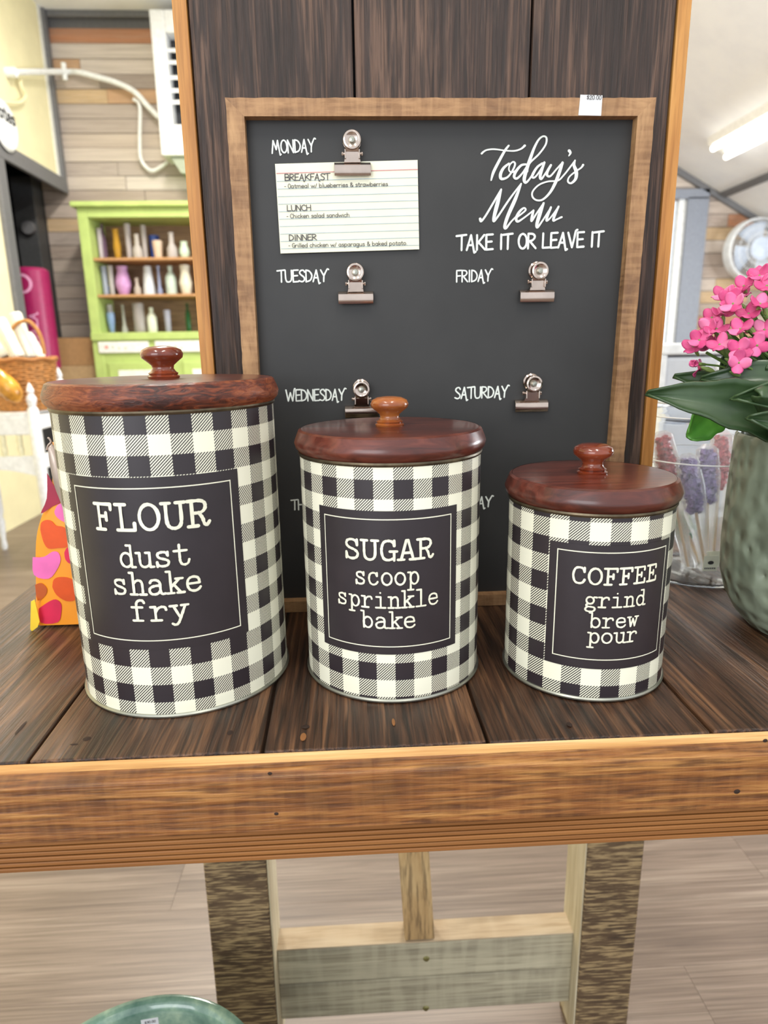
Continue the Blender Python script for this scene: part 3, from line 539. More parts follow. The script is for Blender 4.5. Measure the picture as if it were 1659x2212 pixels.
LY = CY-.0003
def flat_word(name, words, mat, parent, Y, wd):
    ms = M()
    for word, (ax_, ay), (bx, by), hpx in words:
        A, B = atY(ax_, ay, Y), atY(bx, by, Y); X = (B-A).normalized(); U = Vector((-X.z, 0, X.x))
        H = (atY(ax_, ay-hpx, Y)-A).length
        hand_word(ms, word, A, B, H, lambda a, b: A+X*a+U*b, wd)
    return ms.build(name, mat, parent)
for word, A, B, h in (('MONDAY', (587.5, 331), (681, 328), 27), ('TUESDAY', (601, 609.5), (708.5, 608), 25), ('WEDNESDAY', (618, 866.5), (746, 864.5), 24), ('THURSDAY', (630.5, 1101.5), (742, 1099.5), 21.5),
                      ('FRIDAY', (985, 609.3), (1062, 607.3), 24.5), ('SATURDAY', (982, 861.5), (1097.5, 858), 24), ('SUNDAY', (974, 1097), (1063, 1094.5), 22), ('TAKE IT OR LEAVE IT', (987.6, 541), (1302, 532.5), 32)):
    flat_word('lettering', [(word, A, B, h)], MAT['white_paint'], chalk, LY, 1.35 if ' ' not in word else 1.45)
S4 = 5.184
SCRIPT = [
 [(210,268,26),(235,245,22),(270,228,20),(350,220,20),(480,236,18),(580,238,20),(650,216,22),(692,180,30)],
 [(512,180,24),(470,235,30),(400,360,34),(340,480,34),(315,568,18)],
 [(515,380,24),(455,430,32),(420,500,38),(430,552,34),(500,532,24),(560,450,22),(583,385,24),(560,362,20),(522,400,18),(515,455,18),(550,480,18),(620,440,18)],
 [(705,390,24),(650,402,28),(592,470,34),(572,530,32),(604,548,28),(660,495,22),(710,420,20)],
 [(718,470,26),(745,380,22),(850,275,22),(925,170,22),(935,95,24),(900,75,22),(850,110,24),(800,200,30),(755,320,38),(705,470,42),(685,560,40),(702,594,30),(740,560,22),(800,470,20)],
 [(890,378,26),(832,420,28),(787,490,32),(775,530,28),(802,536,22),(850,480,20),(915,370,20)],
 [(912,368,28),(880,460,34),(863,530,34),(880,552,26),(930,480,20),(985,400,18)],
 [(985,398,28),(945,470,34),(943,515,30),(980,520,24),(1050,440,20),(1115,370,22)],
 [(1115,370,30),(1078,480,40),(1032,600,38),(970,710,30),(890,785,24),(820,790,22),(777,750,22),(782,690,20),(850,620,20),(950,582,20),(1060,572,20),(1120,520,20),(1200,420,20),(1255,345,18)],
 [(1255,345,20),(1243,400,36),(1268,470,44),(1262,550,36),(1212,600,24),(1175,582,22),(1190,530,18),(1260,470,20),(1320,430,20),(1345,396,28)],
 [(1190,238,38),(1203,262,28),(1185,295,14)],
 [(193,1000,34),(203,1026,28),(250,970,24),(340,820,24),(428,668,20)], [(428,672,22),(388,820,46),(352,960,42),(345,1026,30),(400,960,24),(520,780,24),(652,605,18)],
 [(650,612,20),(585,780,42),(505,960,42),(467,1080,36),(482,1104,28),(540,1030,20),(610,960,20)],
 [(600,985,20),(660,940,20),(702,900,22),(682,878,22),(632,920,30),(596,990,34),(612,1030,28),(680,990,20),(790,905,20)],
 [(790,905,24),(772,980,32),(770,1022,26),(830,930,20),(905,822,22)], [(903,824,26),(862,940,44),(827,1060,38),(835,1094,28),(890,1020,20),(985,872,18)],
 [(985,870,26),(942,980,30),(938,1022,24),(985,980,18),(1070,862,18)], [(1070,862,24),(1022,970,32),(1012,1020,26),(1050,1005,20),(1105,980,24)]]
O4 = atY(1000+300/S4*2, 280+500/S4, LY); px2m = (atY(1100, 400, LY)-atY(1000, 400, LY)).length/100/S4
def mp_script(x, y): return atY(1000+x/S4, 280-y/S4, LY)
for part in (SCRIPT[:11], SCRIPT[11:]):
    ms = M()
    for st in part: ribbon(ms, [(x, -y, w_*.92) for x, y, w_ in spline(st, 6)], 12, mp_script, 0, 10)
    ms.build('lettering', MAT['white_paint'], chalk)
# price sticker on the frame
c4 = [atY(x, y, BY-.0006) for x, y in ((1249.5, 249), (1298.5, 250), (1301.5, 206), (1254, 204.5))]
st_ = M().prism(c4, (0, .0004, 0)).build('price_sticker', MAT['sticker'], board)
flat_word('printed_price', [('$20.00', (1267, 214.5), (1299, 215), 8.5)], MAT['ink'], st_, BY-.0008, 1.1)
# clips
def make_clip(loc, tilt):
    e = M(); x, y, z = loc
    # jaw bar: half-round front with folded lip
    prof = [(0.0, .0085), (-.004, .0080), (-.0068, .0055), (-.0074, .002), (-.0066, -.0015), (-.0058, -.0032), (-.0050, -.0030), (-.0058, .001), (-.0058, .0045), (-.0035, .0068), (0.0, .0070)]
    e.prism([(-.0163, a, b) for a, b in prof], (.0326, 0, 0))
    e.add([(-.0075,-.0062,.0075),(.0075,-.0062,.0075),(.0056,-.0078,.016),(-.0056,-.0078,.016),(-.0075,-.0050,.0072),(.0075,-.0050,.0072),(.0056,-.0066,.016),(-.0056,-.0066,.016)], [(0,1,2,3),(4,7,6,5),(0,4,5,1),(1,5,6,2),(2,6,7,3),(3,7,4,0)])
    e.add([(-.0056,-.0078,.016),(.0056,-.0078,.016),(.0058,-.0105,.022),(-.0058,-.0105,.022),(-.0056,-.0066,.016),(.0056,-.0066,.016),(.0058,-.0093,.022),(-.0058,-.0093,.022)], [(0,1,2,3),(4,7,6,5),(0,4,5,1),(1,5,6,2),(2,6,7,3),(3,7,4,0)])
    for s in (-1, 1): e.box((s*.0062-.0006, -.0095, .010), (s*.0062+.0006, 0, .0175))
    e.tube([(-.0086, -.0045, .0150), (.0086, -.0045, .0150)], .0011, 8)
    for s in (-1, 1): e.lathe([(0, -.0008), (.0017, -.0006), (.0017, .0006), (0, .0008)], (s*.0088, -.0045, .0150), 10, 'x')
    e.lathe([(.0, -.0008), (.0035, -.0010), (.0062, -.0026), (.0078, -.0022), (.0082, -.0006), (.0074, .0006), (.0, .0008)], (0, -.0112, .0242), 24, 'y')
    e.v = [(a+x, b+y, c+z) for a, b, c in e.v]
    cl = e.build('clip', MAT['steel'], board, True, bevel=.0002)
    M().lathe([(0, -.0022), (.0066, -.0022), (.0080, -.0012), (.0084, 0)], (x, y-.0002, z+.0255), 28, 'y').build('clip_backplate', MAT['steel'], cl, True)
    M().lathe([(0, -.0030), (.0022, -.0026), (.0030, -.0008)], (x, y-.0114, z+.0242), 14, 'y').build('rivet', MAT['tin'], cl, True)
for px, py in ((762, 379), (769, 656), (782, 902), (1160, 652), (1148, 889)):
    p = atY(px, py, CY-.006); make_clip((p.x, CY-.0002, p.z+.0030), 0)
# index card held by the Monday clip
cc = [atY(x, y, CY-.0026) for x, y in ((606, 547.5), (905.5, 538.5), (902, 345.5), (594, 354))]
card = M().prism(cc, (0, .0005, 0)).build('index_card', MAT['paper']); tag(card, 'white ruled index card with a handwritten day menu held under the top left clip', 'index card')
KY = CY-.0029
def card_line(y0, y1, mat, hpx):
    ms = M(); a, b = atY(595.5+ (y0-354)*.062, y0, KY), atY(902.3+(y1-345)*.018, y1, KY)
    h = Vector((0, 0, px2m*S4*hpx/2)); ms.add([a-h, b-h, b+h, a+h], [(0,1,2,3)]); return ms.build('ruled_line', mat, card)
card_line(374.5, 365.8, MAT['red_line'], 1.5)
for a, b in zip((391.5, 408.2, 424.6, 441, 457.2, 473.3, 489.2, 505.5, 521.5, 537.3), (383.2, 400, 416.5, 432.8, 449, 465, 480.8, 497, 513, 529.2)): card_line(a, b, MAT['blue_line'], 1.2)
K2 = KY-.0002
for wds, hd in ((('BREAKFAST', (614.9, 390.3), (713.3, 388.5), 13.7), 1), (('- Oatmeal w/ blueberries & strawberries', (614.3, 406.8), (838.3, 401.5), 9.2), 0), (('LUNCH', (619.8, 456), (672.6, 454.8), 12.4), 1),
            (('- Chicken salad sandwich', (619.2, 471.5), (755.5, 468.3), 9.2), 0), (('DINNER', (624.2, 519.8), (684.5, 518.4), 12.4), 1), (('- Grilled chicken w/ asparagus & baked potato.', (623.4, 535), (880.4, 529), 9.2), 0)):
    flat_word('handwriting', [wds], MAT['ink'], card, K2, 1.1 if hd else 1.15)

# ================================================================== CANISTERS
def canister(key, label, cx, cy, R, h, RL, gu, panel_uz, frame_uz, words, lt_, lh, knob_mat, edge_mat):
    t = thing('tin_canister', (cx, cy, T), label, 'canister', 'black and cream checked tin canisters on the table')
    n = 128; z0, z1 = .0028, h-.002
    me = bpy.data.meshes.new('body'); vv = []; ff = []; uvs = []
    for k in range(n+1):
        a = -PI+2*PI*k/n; vv += [(cx+R*math.sin(a), cy-R*math.cos(a), T+z0), (cx+R*math.sin(a), cy-R*math.cos(a), T+z1)]; uvs += [(a*R, z0), (a*R, z1)]
    for k in range(n): ff.append((2*k, 2*k+2, 2*k+3, 2*k+1))
    me.from_pydata(vv, [], ff); uvl = me.uv_layers.new(name='UVMap')
    for p in me.polygons:
        p.use_smooth = True
        for li in p.loop_indices: uvl.data[li].uv = uvs[me.loops[li].vertex_index]
    me.materials.append(gingham('gingham_'+key, *gu))
    b = bpy.data.objects.new('body', me); C.objects.link(b); b.parent = t; b.matrix_parent_inverse = Matrix.Translation(-parent_loc(t))
    M().lathe([(R-.004, 0), (R+.0006, 0), (R+.0016, .0006), (R+.0018, .0018), (R+.0008, .0030), (R-.002, .0034)], (cx, cy, T), 96).build('base_rim', MAT['tin'], t, True)
    M().lathe([(R-.002, h-.0042), (R+.0004, h-.0034), (R+.0012, h-.0018), (R+.0008, h-.0004), (R-.004, h-.0004)], (cx, cy, T), 96).build('top_rim', MAT['bronze'], t, True)
    def mp(off): return lambda u, z: (cx+(R+off)*math.sin(u/R), cy-(R+off)*math.cos(u/R), T+z)
    u0, u1, v0, v1 = panel_uz
    def stripe(ms, ua, ub, za, zb, off):
        k = max(1, int((ub-ua)/.002)); f = mp(off); ms.grid(lambda s, q: f(ua+(ub-ua)*s, za+(zb-za)*q), k, 1)
    m = M(); stripe(m, u0, u1, v0, v1, .00025); pn = m.build('label_panel', MAT['dark_print'], t, True)
    a0, a1, c0, c1 = frame_uz; w_ = .0008; m = M()
    stripe(m, a0, a1, c0, c0+w_, .0005); stripe(m, a0, a1, c1-w_, c1, .0005); stripe(m, a0, a0+w_, c0, c1, .0005); stripe(m, a1-w_, a1, c0, c1, .0005)
    m.build('border_line', MAT['cream'], pn, True)
    for wd, ua, ub, za, zb in words:
        ms = M(); type_word(ms, wd, ua, ub, za, zb, wd[0].islower(), mp(.0006), 1.5 if wd[0].isupper() else 1.35); ms.build('lettering', MAT['cream'], pn)
    # wooden lid
    zl = h-.0012; L = lh+.0018
    lid = M().lathe([(RL-.011, zl), (RL-.004, zl+.0006), (RL-.001, zl+.004), (RL, zl+.008), (RL-.001, zl+.011), (RL-.0035, zl+L-.0012), (RL-.0055, zl+L)], (cx, cy, T), 96, cap=False).build('lid_edge', edge_mat, None, True)
    top = M().lathe([(RL-.0112, zl), (RL-.0112, zl+.001), (RL-.0057, zl+L-.0001), (RL-.0085, zl+L+.0003), (.02, zl+L+.0004), (0, zl+L+.0004)], (cx, cy, T), 96).build('lid', MAT['lid'], t, True)
    lid.parent = top
    s = lt_; zt = zl+L+.0003
    M().lathe([(.0125*s, 0), (.0130*s, .0016*s), (.0112*s, .0028*s), (.0120*s, .0042*s), (.0100*s, .0056*s), (.0085*s, .0080*s), (.0090*s, .0105*s), (.0125*s, .0135*s), (.0162*s, .0165*s), (.0170*s, .0195*s), (.0155*s, .0228*s), (.0110*s, .0250*s), (.005*s, .0258*s), (0, .0260*s)],
              (cx, cy, T+zt), 40).build('knob', knob_mat, top, True, ang=60)
    return t
canister('tall', 'tallest checked tin canister marked FLOUR with wooden lid, on the left', -.1438, .5279, .0826, .2272, .0875, (.0077, .1969, .01474, .01417), (-.0608, .0686, .0553, .1822), (-.0550, .0619, .0621, .1750),
    [('FLOUR', -.0362, .0432, .1455, .1636), ('dust', -.0204, .0283, .1187, .1290), ('shake', -.0279, .0345, .0982, .1088), ('fry', -.0164, .0235, .0783, .0885)], .94, .0165, MAT['knob'], MAT['lid_edge'])
canister('middle', 'middle sized checked tin canister marked SUGAR with wooden lid', .0312, .5261, .0726, .1869, .0766, (-.0167, .1603-.01415, .01437, .01415), (-.0643, .0491, .0403, .1519), (-.0585, .0433, .0464, .1460),
    [('SUGAR', -.0395, .0264, .1155, .1300), ('scoop', -.0316, .0158, .0963, .1055), ('sprinkle', -.0472, .0315, .0783, .0868), ('bake', -.0277, .0132, .0621, .0706)], .90, .0165, MAT['knob2'], MAT['lid'])
canister('small', 'smallest checked tin canister marked COFFEE with wooden lid, on the right', .1914, .5069, .0643, .1481, .0683, (-.0221, .1272, .01473, .01430), (-.0506, .0490, .0270, .1245), (-.0445, .0438, .0344, .1194),
    [('COFFEE', -.0325, .0332, .0950, .1072), ('grind', -.0226, .0232, .0773, .0850), ('brew', -.0188, .0180, .0612, .0687), ('pour', -.0191, .0183, .0488, .0567)], .92, .0165, MAT['knob'], MAT['lid'])

# ================================================================== COFFEE BAG BEHIND THE TALL CANISTER
BF = .622
def bp(x, y, Y=BF): return atY(x, y, Y)
prof = [(64, 1352), (67, 1290), (66, 1200), (70, 1150), (84, 1105), (100, 1072), (102, 1010), (103, 958)]
bag = thing('foil_bag', (-.26, .65, T), 'orange stand-up bag with pink and red hearts behind the tallest canister', 'bag')
m = M(); rows = []
for i, (px, py) in enumerate(spline([tuple(map(float, p)) for p in prof], 4)):
    p = bp(px, py); z = max(p.z, T+.002); k = (z-T)/.18; xr = -.205-.035*k; d = .075*(1-k)**.6 if k < 1 else 0
    yb = BF+.012+d; rows.append([(p.x+.003, BF+.004, z), (p.x+.010, BF, z), (xr-.02, BF, z), (xr, BF+.008, z), (xr-.004, yb, z), (p.x+.012, yb, z), (p.x, BF+.010+d*.4, z)])
for r in rows: m.v += r
K = 7
for i in range(len(rows)-1):
    for j in range(K): m.f.append((i*K+j, i*K+(j+1) % K, (i+1)*K+(j+1) % K, (i+1)*K+j))
m.f.append(tuple(range(K))); m.f.append(tuple(range((len(rows)-1)*K, len(rows)*K)))
body = m.build('pouch', MAT['orange'], bag, True, ang=50)
def blob(name, pts, mat, off=.0006):
    P = [bp(x/4.254, 900+y/4.254, BF-off) for x, y in spline(pts+[pts[0]], 3)[:-1]]
    M().prism(P, (0, .0004, 0)).build(name, mat, body)
blob('printed_heart', [(370,1040),(378,975),(425,950),(475,962),(515,1002),(590,1020),(640,1100),(620,1192),(530,1208),(440,1210),(395,1140)], MAT['redorange'])
blob('printed_heart', [(300,1292),(400,1290),(480,1242),(535,1250),(556,1320),(520,1410),(445,1490),(312,1455)], MAT['pink_print'])
blob('printed_heart', [(480,1565),(492,1500),(545,1475),(650,1490),(720,1580),(695,1680),(610,1695),(520,1640)], MAT['redorange'])
blob('printed_heart', [(322,1545),(380,1530),(430,1580),(418,1640),(345,1690)], MAT['brownor'])
blob('printed_heart', [(355,1765),(440,1705),(510,1680),(560,1720),(562,1800),(530,1890),(375,1893)], MAT['crimson'])
blob('printed_heart', [(590,1250),(620,1200),(690,1220),(700,1340),(640,1350),(600,1310)], MAT['crimson'])
blob('printed_heart', [(500,870),(530,812),(590,800),(640,900),(610,970),(540,940),(506,900)], MAT['pink_print'])
blob('printed_patch', [(432,520),(470,590),(560,770),(480,825),(375,890),(430,750)], plain('dark_crimson_print', '#a01c3c', .4))
f_ = [atY(x/4.254, 900+y/4.254, BF-.006) for x, y in ((283,1700),(318,1682),(340,1770),(364,1885),(345,1935),(293,1974),(277,1955))]
M().prism(f_, (0, .001, 0)).build('yellow_fold', MAT['yellow'], bag, bevel=.0002)['label'] = 'yellow bottom fold'
li = M(); E1 = [atY(x, y, BF-.004) for x, y in spline([(103.,968.),(109,1010),(118,1050),(131,1085),(142,1120)], 5)]; E2 = [atY(x, y, BF-.002) for x, y in spline([(112.,958.),(126,975),(135,1010),(144,1060),(150,1120)], 5)]
li.add(E1+E2, [(i, i+1, len(E1)+i+1, len(E1)+i) for i in range(len(E1)-1)]); li.build('open_lip', MAT['foil'], bag, True, solid=.0008)
tt = M(); tt.tube([atY(x, y, BF) for x, y in spline([(101.,972.),(104,962),(110,955),(106,947),(103,946)], 4)], .0009, 6); tt.build('torn_corner', MAT['foil'], bag, True)

# ================================================================== PLASTIC JAR OF WRAPPED CANDY STICKS
JC = Vector((.407, .733)); JR = .072; JH = .203
jar = thing('plastic_jar', (JC.x, JC.y, T), 'clear plastic jar of wrapped candy sticks between the small canister and the potted plant', 'jar')
M().lathe([(JR-.012, .0012), (JR-.003, .0016), (JR, .006), (JR, .135), (JR+.0015, .137), (JR+.0015, .141), (JR, .143), (JR-.001, .180), (JR+.002, .183), (JR+.002, .187), (JR-.001, .190), (JR-.001, .198), (JR+.003, JH-.002), (JR+.003, JH),
           (JR-.001, JH), (JR-.0022, .196), (JR-.0012, .006), (JR-.004, .0030), (JR-.012, .0026)], (JC.x, JC.y, T), 64, cap=False).build('jar_wall', MAT['clear_plastic'], jar, True)
M().lathe([(0, .0006), (JR-.004, .0006), (JR-.003, .0034), (JR-.006, .0036), (0, .0030)], (JC.x, JC.y, T), 64).build('jar_base', MAT['clear_plastic'], jar, True)
for zz in (.1385, .187, JH-.001): M().tube([(JC.x+(JR+.002)*math.cos(a), JC.y+(JR+.002)*math.sin(a), T+zz) for a in [2*PI*k/64 for k in range(65)]], .0007, 6).build('jar_ring', MAT['plastic'], jar, True)
cand = [('red', 'red_candy', (1441, 1000), .740, (1486, 1228), .712), ('first purple', 'purple_candy', (1494, 1050), .712, (1524, 1225), .694), ('second purple', 'purple_candy', (1528, 1030), .730, (1527, 1215), .705),
        ('green', 'green_candy', (1478, 1132), .765, (1512, 1222), .722), ('far green', 'green_candy', (1447, 1025), .765, (1490, 1215), .745), ('right red', 'red_candy', (1556, 1000), .745, (1540, 1215), .720)]
desc = {'red': 'red rock candy stick in clear wrap at the left of the plastic jar', 'first purple': 'purple rock candy stick nearest the front of the plastic jar', 'second purple': 'purple rock candy stick close beside the pot in the plastic jar',
        'green': 'green rock candy stick low in the middle of the plastic jar', 'far green': 'green rock candy stick leaning at the far left of the plastic jar', 'right red': 'red rock candy stick half hidden behind the grey green pot'}
def crystal(a, b, r, mat, parent, name='candy_crystals', rs=1):
    rg = random.Random(rs); m = M(); d = (b-a); L = d.length; d.normalize(); u = d.orthogonal().normalized(); v = d.cross(u)
    for i in range(150):
        t = rg.random(); an = rg.uniform(0, 2*PI); rr = r*(.55+.45*math.sin(PI*min(1, max(0, t)))**.5)*rg.uniform(.5, .85); c = a+d*(L*t)+(u*math.cos(an)+v*math.sin(an))*rr; s = rg.uniform(.0014, .0026)
        R_ = Matrix.Rotation(rg.uniform(0, 3), 3, Vector((rg.random(), rg.random(), rg.random())).normalized())
        m.add([c+R_@(Vector(q)*s) for q in ((-1,-1,-1),(1,-1,-1),(1,1,-1),(-1,1,-1),(-1,-1,1),(1,-1,1),(1,1,1),(-1,1,1))], [(0,3,2,1),(4,5,6,7),(0,1,5,4),(1,2,6,5),(2,3,7,6),(3,0,4,7)])
    m.tube([a+d*L*t for t in (0, .1, .5, .9, 1)], [r*.3, r*.7, r*.8, r*.7, r*.3], 10)
    return m.build(name, mat, parent)
for i, (nm, mt, hpx, hy, fpx, fy) in enumerate(cand):
    h = atY(hpx[0], hpx[1], hy); f0 = atY(fpx[0], fpx[1], fy); f0.z = max(f0.z, T+.004+.008)
    d = (h-f0).normalized(); hl = .030 if nm != 'green' else .016
    t_ = thing('candy_stick', f0, desc[nm], 'candy')
    M().tube([f0, h-d*hl*.6], .0016, 8).build('stick', MAT['stalk'], t_, True)
    co = crystal(h-d*hl, h+d*hl, .0105 if nm != 'green' else .013, MAT[mt], t_, rs=i)
    u = d.orthogonal().normalized()
    M().tube([f0-d*.002, f0+d*.02, f0+d*.045, h-d*hl*1.2, h, h+d*hl*1.05, h+d*(hl*1.25)], [.007, .006, .009, .012, .0145, .012, .005], 14).build('wrapper', MAT['cello'], t_, True)
    if i in (1, 2):
        q = f0+d*.006; g = M(); yy = q.y-.0125
        g.lathe([(.0, 0), (.0035, 0)], (q.x, yy, q.z+.004), 18, 'y', ry=.62, cap=False); g.build('printed_mark', MAT['black_print'], t_)
        g = M(); g.box((q.x-.008, yy+.0006, q.z-.006), (q.x+.008, yy+.0012, q.z+.012)); g.build('paper_tag', MAT['paper'], t_)
        g = M(); [g.box((q.x-.0065+.0022*k, yy, q.z-.0035), (q.x-.0052+.0022*k, yy+.0003, q.z-.0018)) for k in range(6)]; g.build('printed_mark', MAT['black_print'], t_)

# ================================================================== POTTED PINK KALANCHOE
KX, KY_, KR = .438, .560, .088
plant = thing('potted_flower', (KX, KY_, T), 'pink flowering plant with broad green leaves in a hammered grey green pot', 'potted plant')
M().lathe([(0, .0003), (.056, .0003), (.061, .0020), (.072, .014), (.081, .030), (.0868, .050), (.0885, .080), (.0882, .130), (.0870, .176), (.0862, .182), (.0842, .184), (.0826, .181), (.0830, .160), (0, .160)], (KX, KY_, T), 96).build('pot', MAT['pot'], plant, True, ang=60)
M().lathe([(0, .164), (.05, .168), (.082, .163)], (KX, KY_, T), 40, cap=False).build('soil', MAT['pot_in'], plant, True)
def leaf(base, tip, wd, sag=0.0, side=None, mat='leaf', lobes=6, cup=.25, tipw=.5, name='leaf'):
    """a fleshy scalloped leaf: bent midrib, cupped blade, real thickness"""
    base, tip = Vector(base), Vector(tip); d = tip-base; L = d.length; dn = d.normalized()
    sd = (Vector(side) if side else dn.cross(Vector((0,0,1)))); sd = (sd-dn*sd.dot(dn)).normalized(); nr = sd.cross(dn).normalized()
    if nr.z < 0: nr = -nr
    nu, nv = 22, 10; m = M()
    def prof_(s): 
        w0 = (math.sin(PI*min(1, .12+.865*s**.85)))**(tipw+.35)
        return wd*w0*(1+.07*math.sin(s*lobes*2*PI))*(1 if s > .02 else .3)
    def P(a, b):
        s = a; t = b*2-1; c = base+d*s+nr*(-sag*4*s*(1-s)*L+(-sag*.3*s*s*L)); return c+sd*(t*prof_(s))+nr*(cup*wd*(t*t)-.02*wd*math.cos(t*9))
    m.grid(P, nu, nv); o = m.build(name, MAT[mat], plant, True, ang=80, solid=.0016); return o
def A(px, py, Y): return tuple(atY(px, py, Y))
core = (KX-.02, KY_-.015, T+.190)
leaf((KX-.03, KY_-.03, T+.186), A(1386, 857, .540), .024, -.12, (0, .35, 1), lobes=5)
leaf((KX-.03, KY_+.02, T+.198), A(1449, 819, .600), .017, -.10, (0, .5, 1), lobes=5)
leaf((KX-.01, KY_-.03, T+.212), A(1505, 830, .560), .020, -.15, (0, .6, 1), lobes=3)
leaf((KX-.002, KY_-.02, T+.208), A(1556, 868, .505), .030, -.20, (.2, .35, 1), lobes=2, tipw=.6)
leaf((KX-.005, KY_-.055, T+.176), A(1600, 905, .480), .024, -.1, (.6, .3, .8), lobes=3)
leaf(A(1555, 868, .560), A(1482, 945, .535), .016, -.06, (.8, .2, -.3), 'leaf2', lobes=3, tipw=.1)
leaf((KX+.01, KY_-.05, T+.186), A(1655, 860, .470), .032, -.1, (1, .1, .5), lobes=3)
leaf((KX+.03, KY_-.02, T+.19), (KX+.13, KY_-.05, T+.20), .03, -.1, (0, 1, .2), lobes=4)
leaf((KX+.02, KY_+.04, T+.19), (KX+.05, KY_+.085, T+.20), .03, -.1, (1, 0, .2), lobes=4)
leaf(A(1590, 800, .58), A(1560, 770, .585), .012, -.1, (1, 0, .8), lobes=2, tipw=.4)
rg = random.Random(11)
# bushy flower stems and bud clusters below the blooms
FL = [(1608,622,.575),(1642,600,.57),(1585,660,.56),(1562,640,.585),(1640,662,.55),(1655,622,.56),(1562,682,.575),(1540,690,.58),(1532,712,.575),(1512,738,.575),(1556,748,.555),(1600,715,.548),(1597,757,.540),(1634,748,.542),(1595,785,.535),(1577,650,.57),(1652,716,.55),(1618,682,.555),(1548,715,.57),(1640,598,.60),(1500,752,.58),(1595,640,.58)]
DC = Vector((.405, .563, T+.222)); right = []
for k in range(600):
    az, el = rg.uniform(0, 2*PI), rg.uniform(.05, 1.5)
    q = DC+Vector((.100*math.cos(el)*math.cos(az), .062*math.cos(el)*math.sin(az), .092*math.sin(el)))
    if q.x < .374 and q.y < .575: continue
    if all((q-Vector(r)).length > .0185 for r in right): right.append(tuple(q))
    if len(right) > 44: break
spots = [tuple(atY(x, y, Y)) for x, y, Y in FL]+right
pm = None; fc = DC
def petal_mesh():
    m = M()
    def P(a, b):
        s = a; t = b*2-1; w0 = .0040*math.sin(PI*min(1, s*.86+.06))**.6; return (s*.0088+.0004, t*w0, .0012+.0030*s*s-.0016*t*t*s*0+.0008*math.cos(t*2))
    m.grid(P, 8, 6); o = m.build('petal', MAT['petal'], None, True, ang=80, solid=.0006); return o
pet0 = petal_mesh()
for s_ in spots:
    e_ = Vector(s_); b = Vector((KX+.25*(e_.x-DC.x), KY_+.3*(e_.y-DC.y), T+.17)); md_ = b.lerp(e_, .55)+Vector((0, 0, .012)); e2 = e_.lerp(DC, .10)
    M().tube(spline([tuple(b), tuple(md_), tuple(e2)], 3), .0013, 5).build('stem', MAT['stem'], plant, True)
fmesh = None
for i, s in enumerate(spots):
    c = Vector(s); nr = (c-fc).normalized(); nr = (nr*.75+Vector((-.05, -.75, .22))).normalized() if i < len(FL) else nr
    nr = (nr+Vector((rg.uniform(-.4, .4), rg.uniform(-.15, .15), rg.uniform(-.3, .35)))).normalized()
    q = nr.to_track_quat('Z', 'Y').to_matrix().to_4x4() @ Matrix.Rotation(rg.uniform(0, 1.5), 4, 'Z')
    if fmesh is None:
        fo = M().lathe([(.0006, -.010), (.0013, -.008), (.0016, -.002), (.0008, .0004), (.0014, .0016), (.0004, .0030), (0, .0032)], (0, 0, 0), 8).build('flower', MAT['bud'], None, True); fmesh = fo.data
    else: fo = bpy.data.objects.new('flower', fmesh); C.objects.link(fo)
    fo.parent = plant; fo.matrix_parent_inverse = Matrix.Translation(-parent_loc(plant))
    k_ = 1.14 if i < len(FL) else 1.1
    fo.matrix_basis = Matrix.Translation(c) @ q @ Matrix.Scale(k_, 4)
    for j in range(4):
        p = pet0 if (i == 0 and j == 0) else pet0.copy()
        if p is not pet0: C.objects.link(p)
        p.parent = fo; p.matrix_parent_inverse = Matrix.Identity(4); p.matrix_basis = Matrix.Rotation(PI/2*j+rg.uniform(-.1, .1), 4, 'Z') @ Matrix.Rotation(rg.uniform(-.35, .12), 4, 'Y')
bm_ = None
for k in range(110):
    an, el, rr_ = rg.uniform(0, 2*PI), rg.uniform(.0, 1.4), rg.uniform(.86, .99); c = DC+Vector((.100*math.cos(el)*math.cos(an), .062*math.cos(el)*math.sin(an), .092*math.sin(el)))*rr_
    if bm_ is None:
        b = M().lathe([(.0005, -.006), (.0018, -.003), (.0022, .001), (.0010, .0065), (0, .0085)], (0, 0, 0), 8).build('bud', MAT['bud'], None, True); bm_ = b.data
    else: b = bpy.data.objects.new('bud', bm_); C.objects.link(b)
    b.parent = plant; b.matrix_parent_inverse = Matrix.Translation(-parent_loc(plant)); q = (c-fc+Vector((0, 0, .01))).to_track_quat('Z', 'Y').to_matrix().to_4x4(); b.matrix_basis = Matrix.Translation(c) @ q
# dark inner foliage of the flower dome
for k in range(40):
    an, el = k*2.4, .1+1.3*(k % 8)/8; e_ = DC+Vector((.084*math.cos(el)*math.cos(an), .050*math.cos(el)*math.sin(an), .080*math.sin(el)))
    leaf(DC.lerp(e_, .35)-Vector((0, 0, .012)), e_, .015, -.05, (math.sin(an), .3, .4), lobes=3)
for k in range(16):
    an = k*2.4; r = .018+.02*(k % 3)/2; z = T+.20+.012*(k % 4)
    leaf((KX+.01, KY_, z-.01), (KX+.01+r*1.9*math.cos(an), KY_+r*1.5*math.sin(an), z+.022), .012, -.1, None, lobes=3)
so = A(1512, 786, .575); M().tube([A(1590, 800, .57), A(1550, 790, .575), so], .0009, 6).build('stem', MAT['stem'], plant, True)
fo = bpy.data.objects.new('flower', fmesh); C.objects.link(fo); fo.parent = plant; fo.matrix_parent_inverse = Matrix.Translation(-parent_loc(plant))
fo.matrix_basis = Matrix.Translation(A(1508, 786, .575)) @ Vector((-1, -.3, .1)).to_track_quat('Z', 'Y').to_matrix().to_4x4()
for j in range(4):
    p = pet0.copy(); C.objects.link(p); p.parent = fo; p.matrix_parent_inverse = Matrix.Identity(4); p.matrix_basis = Matrix.Rotation(PI/2*j, 4, 'Z') @ Matrix.Rotation(-.8, 4, 'Y') @ Matrix.Scale(.8, 4)

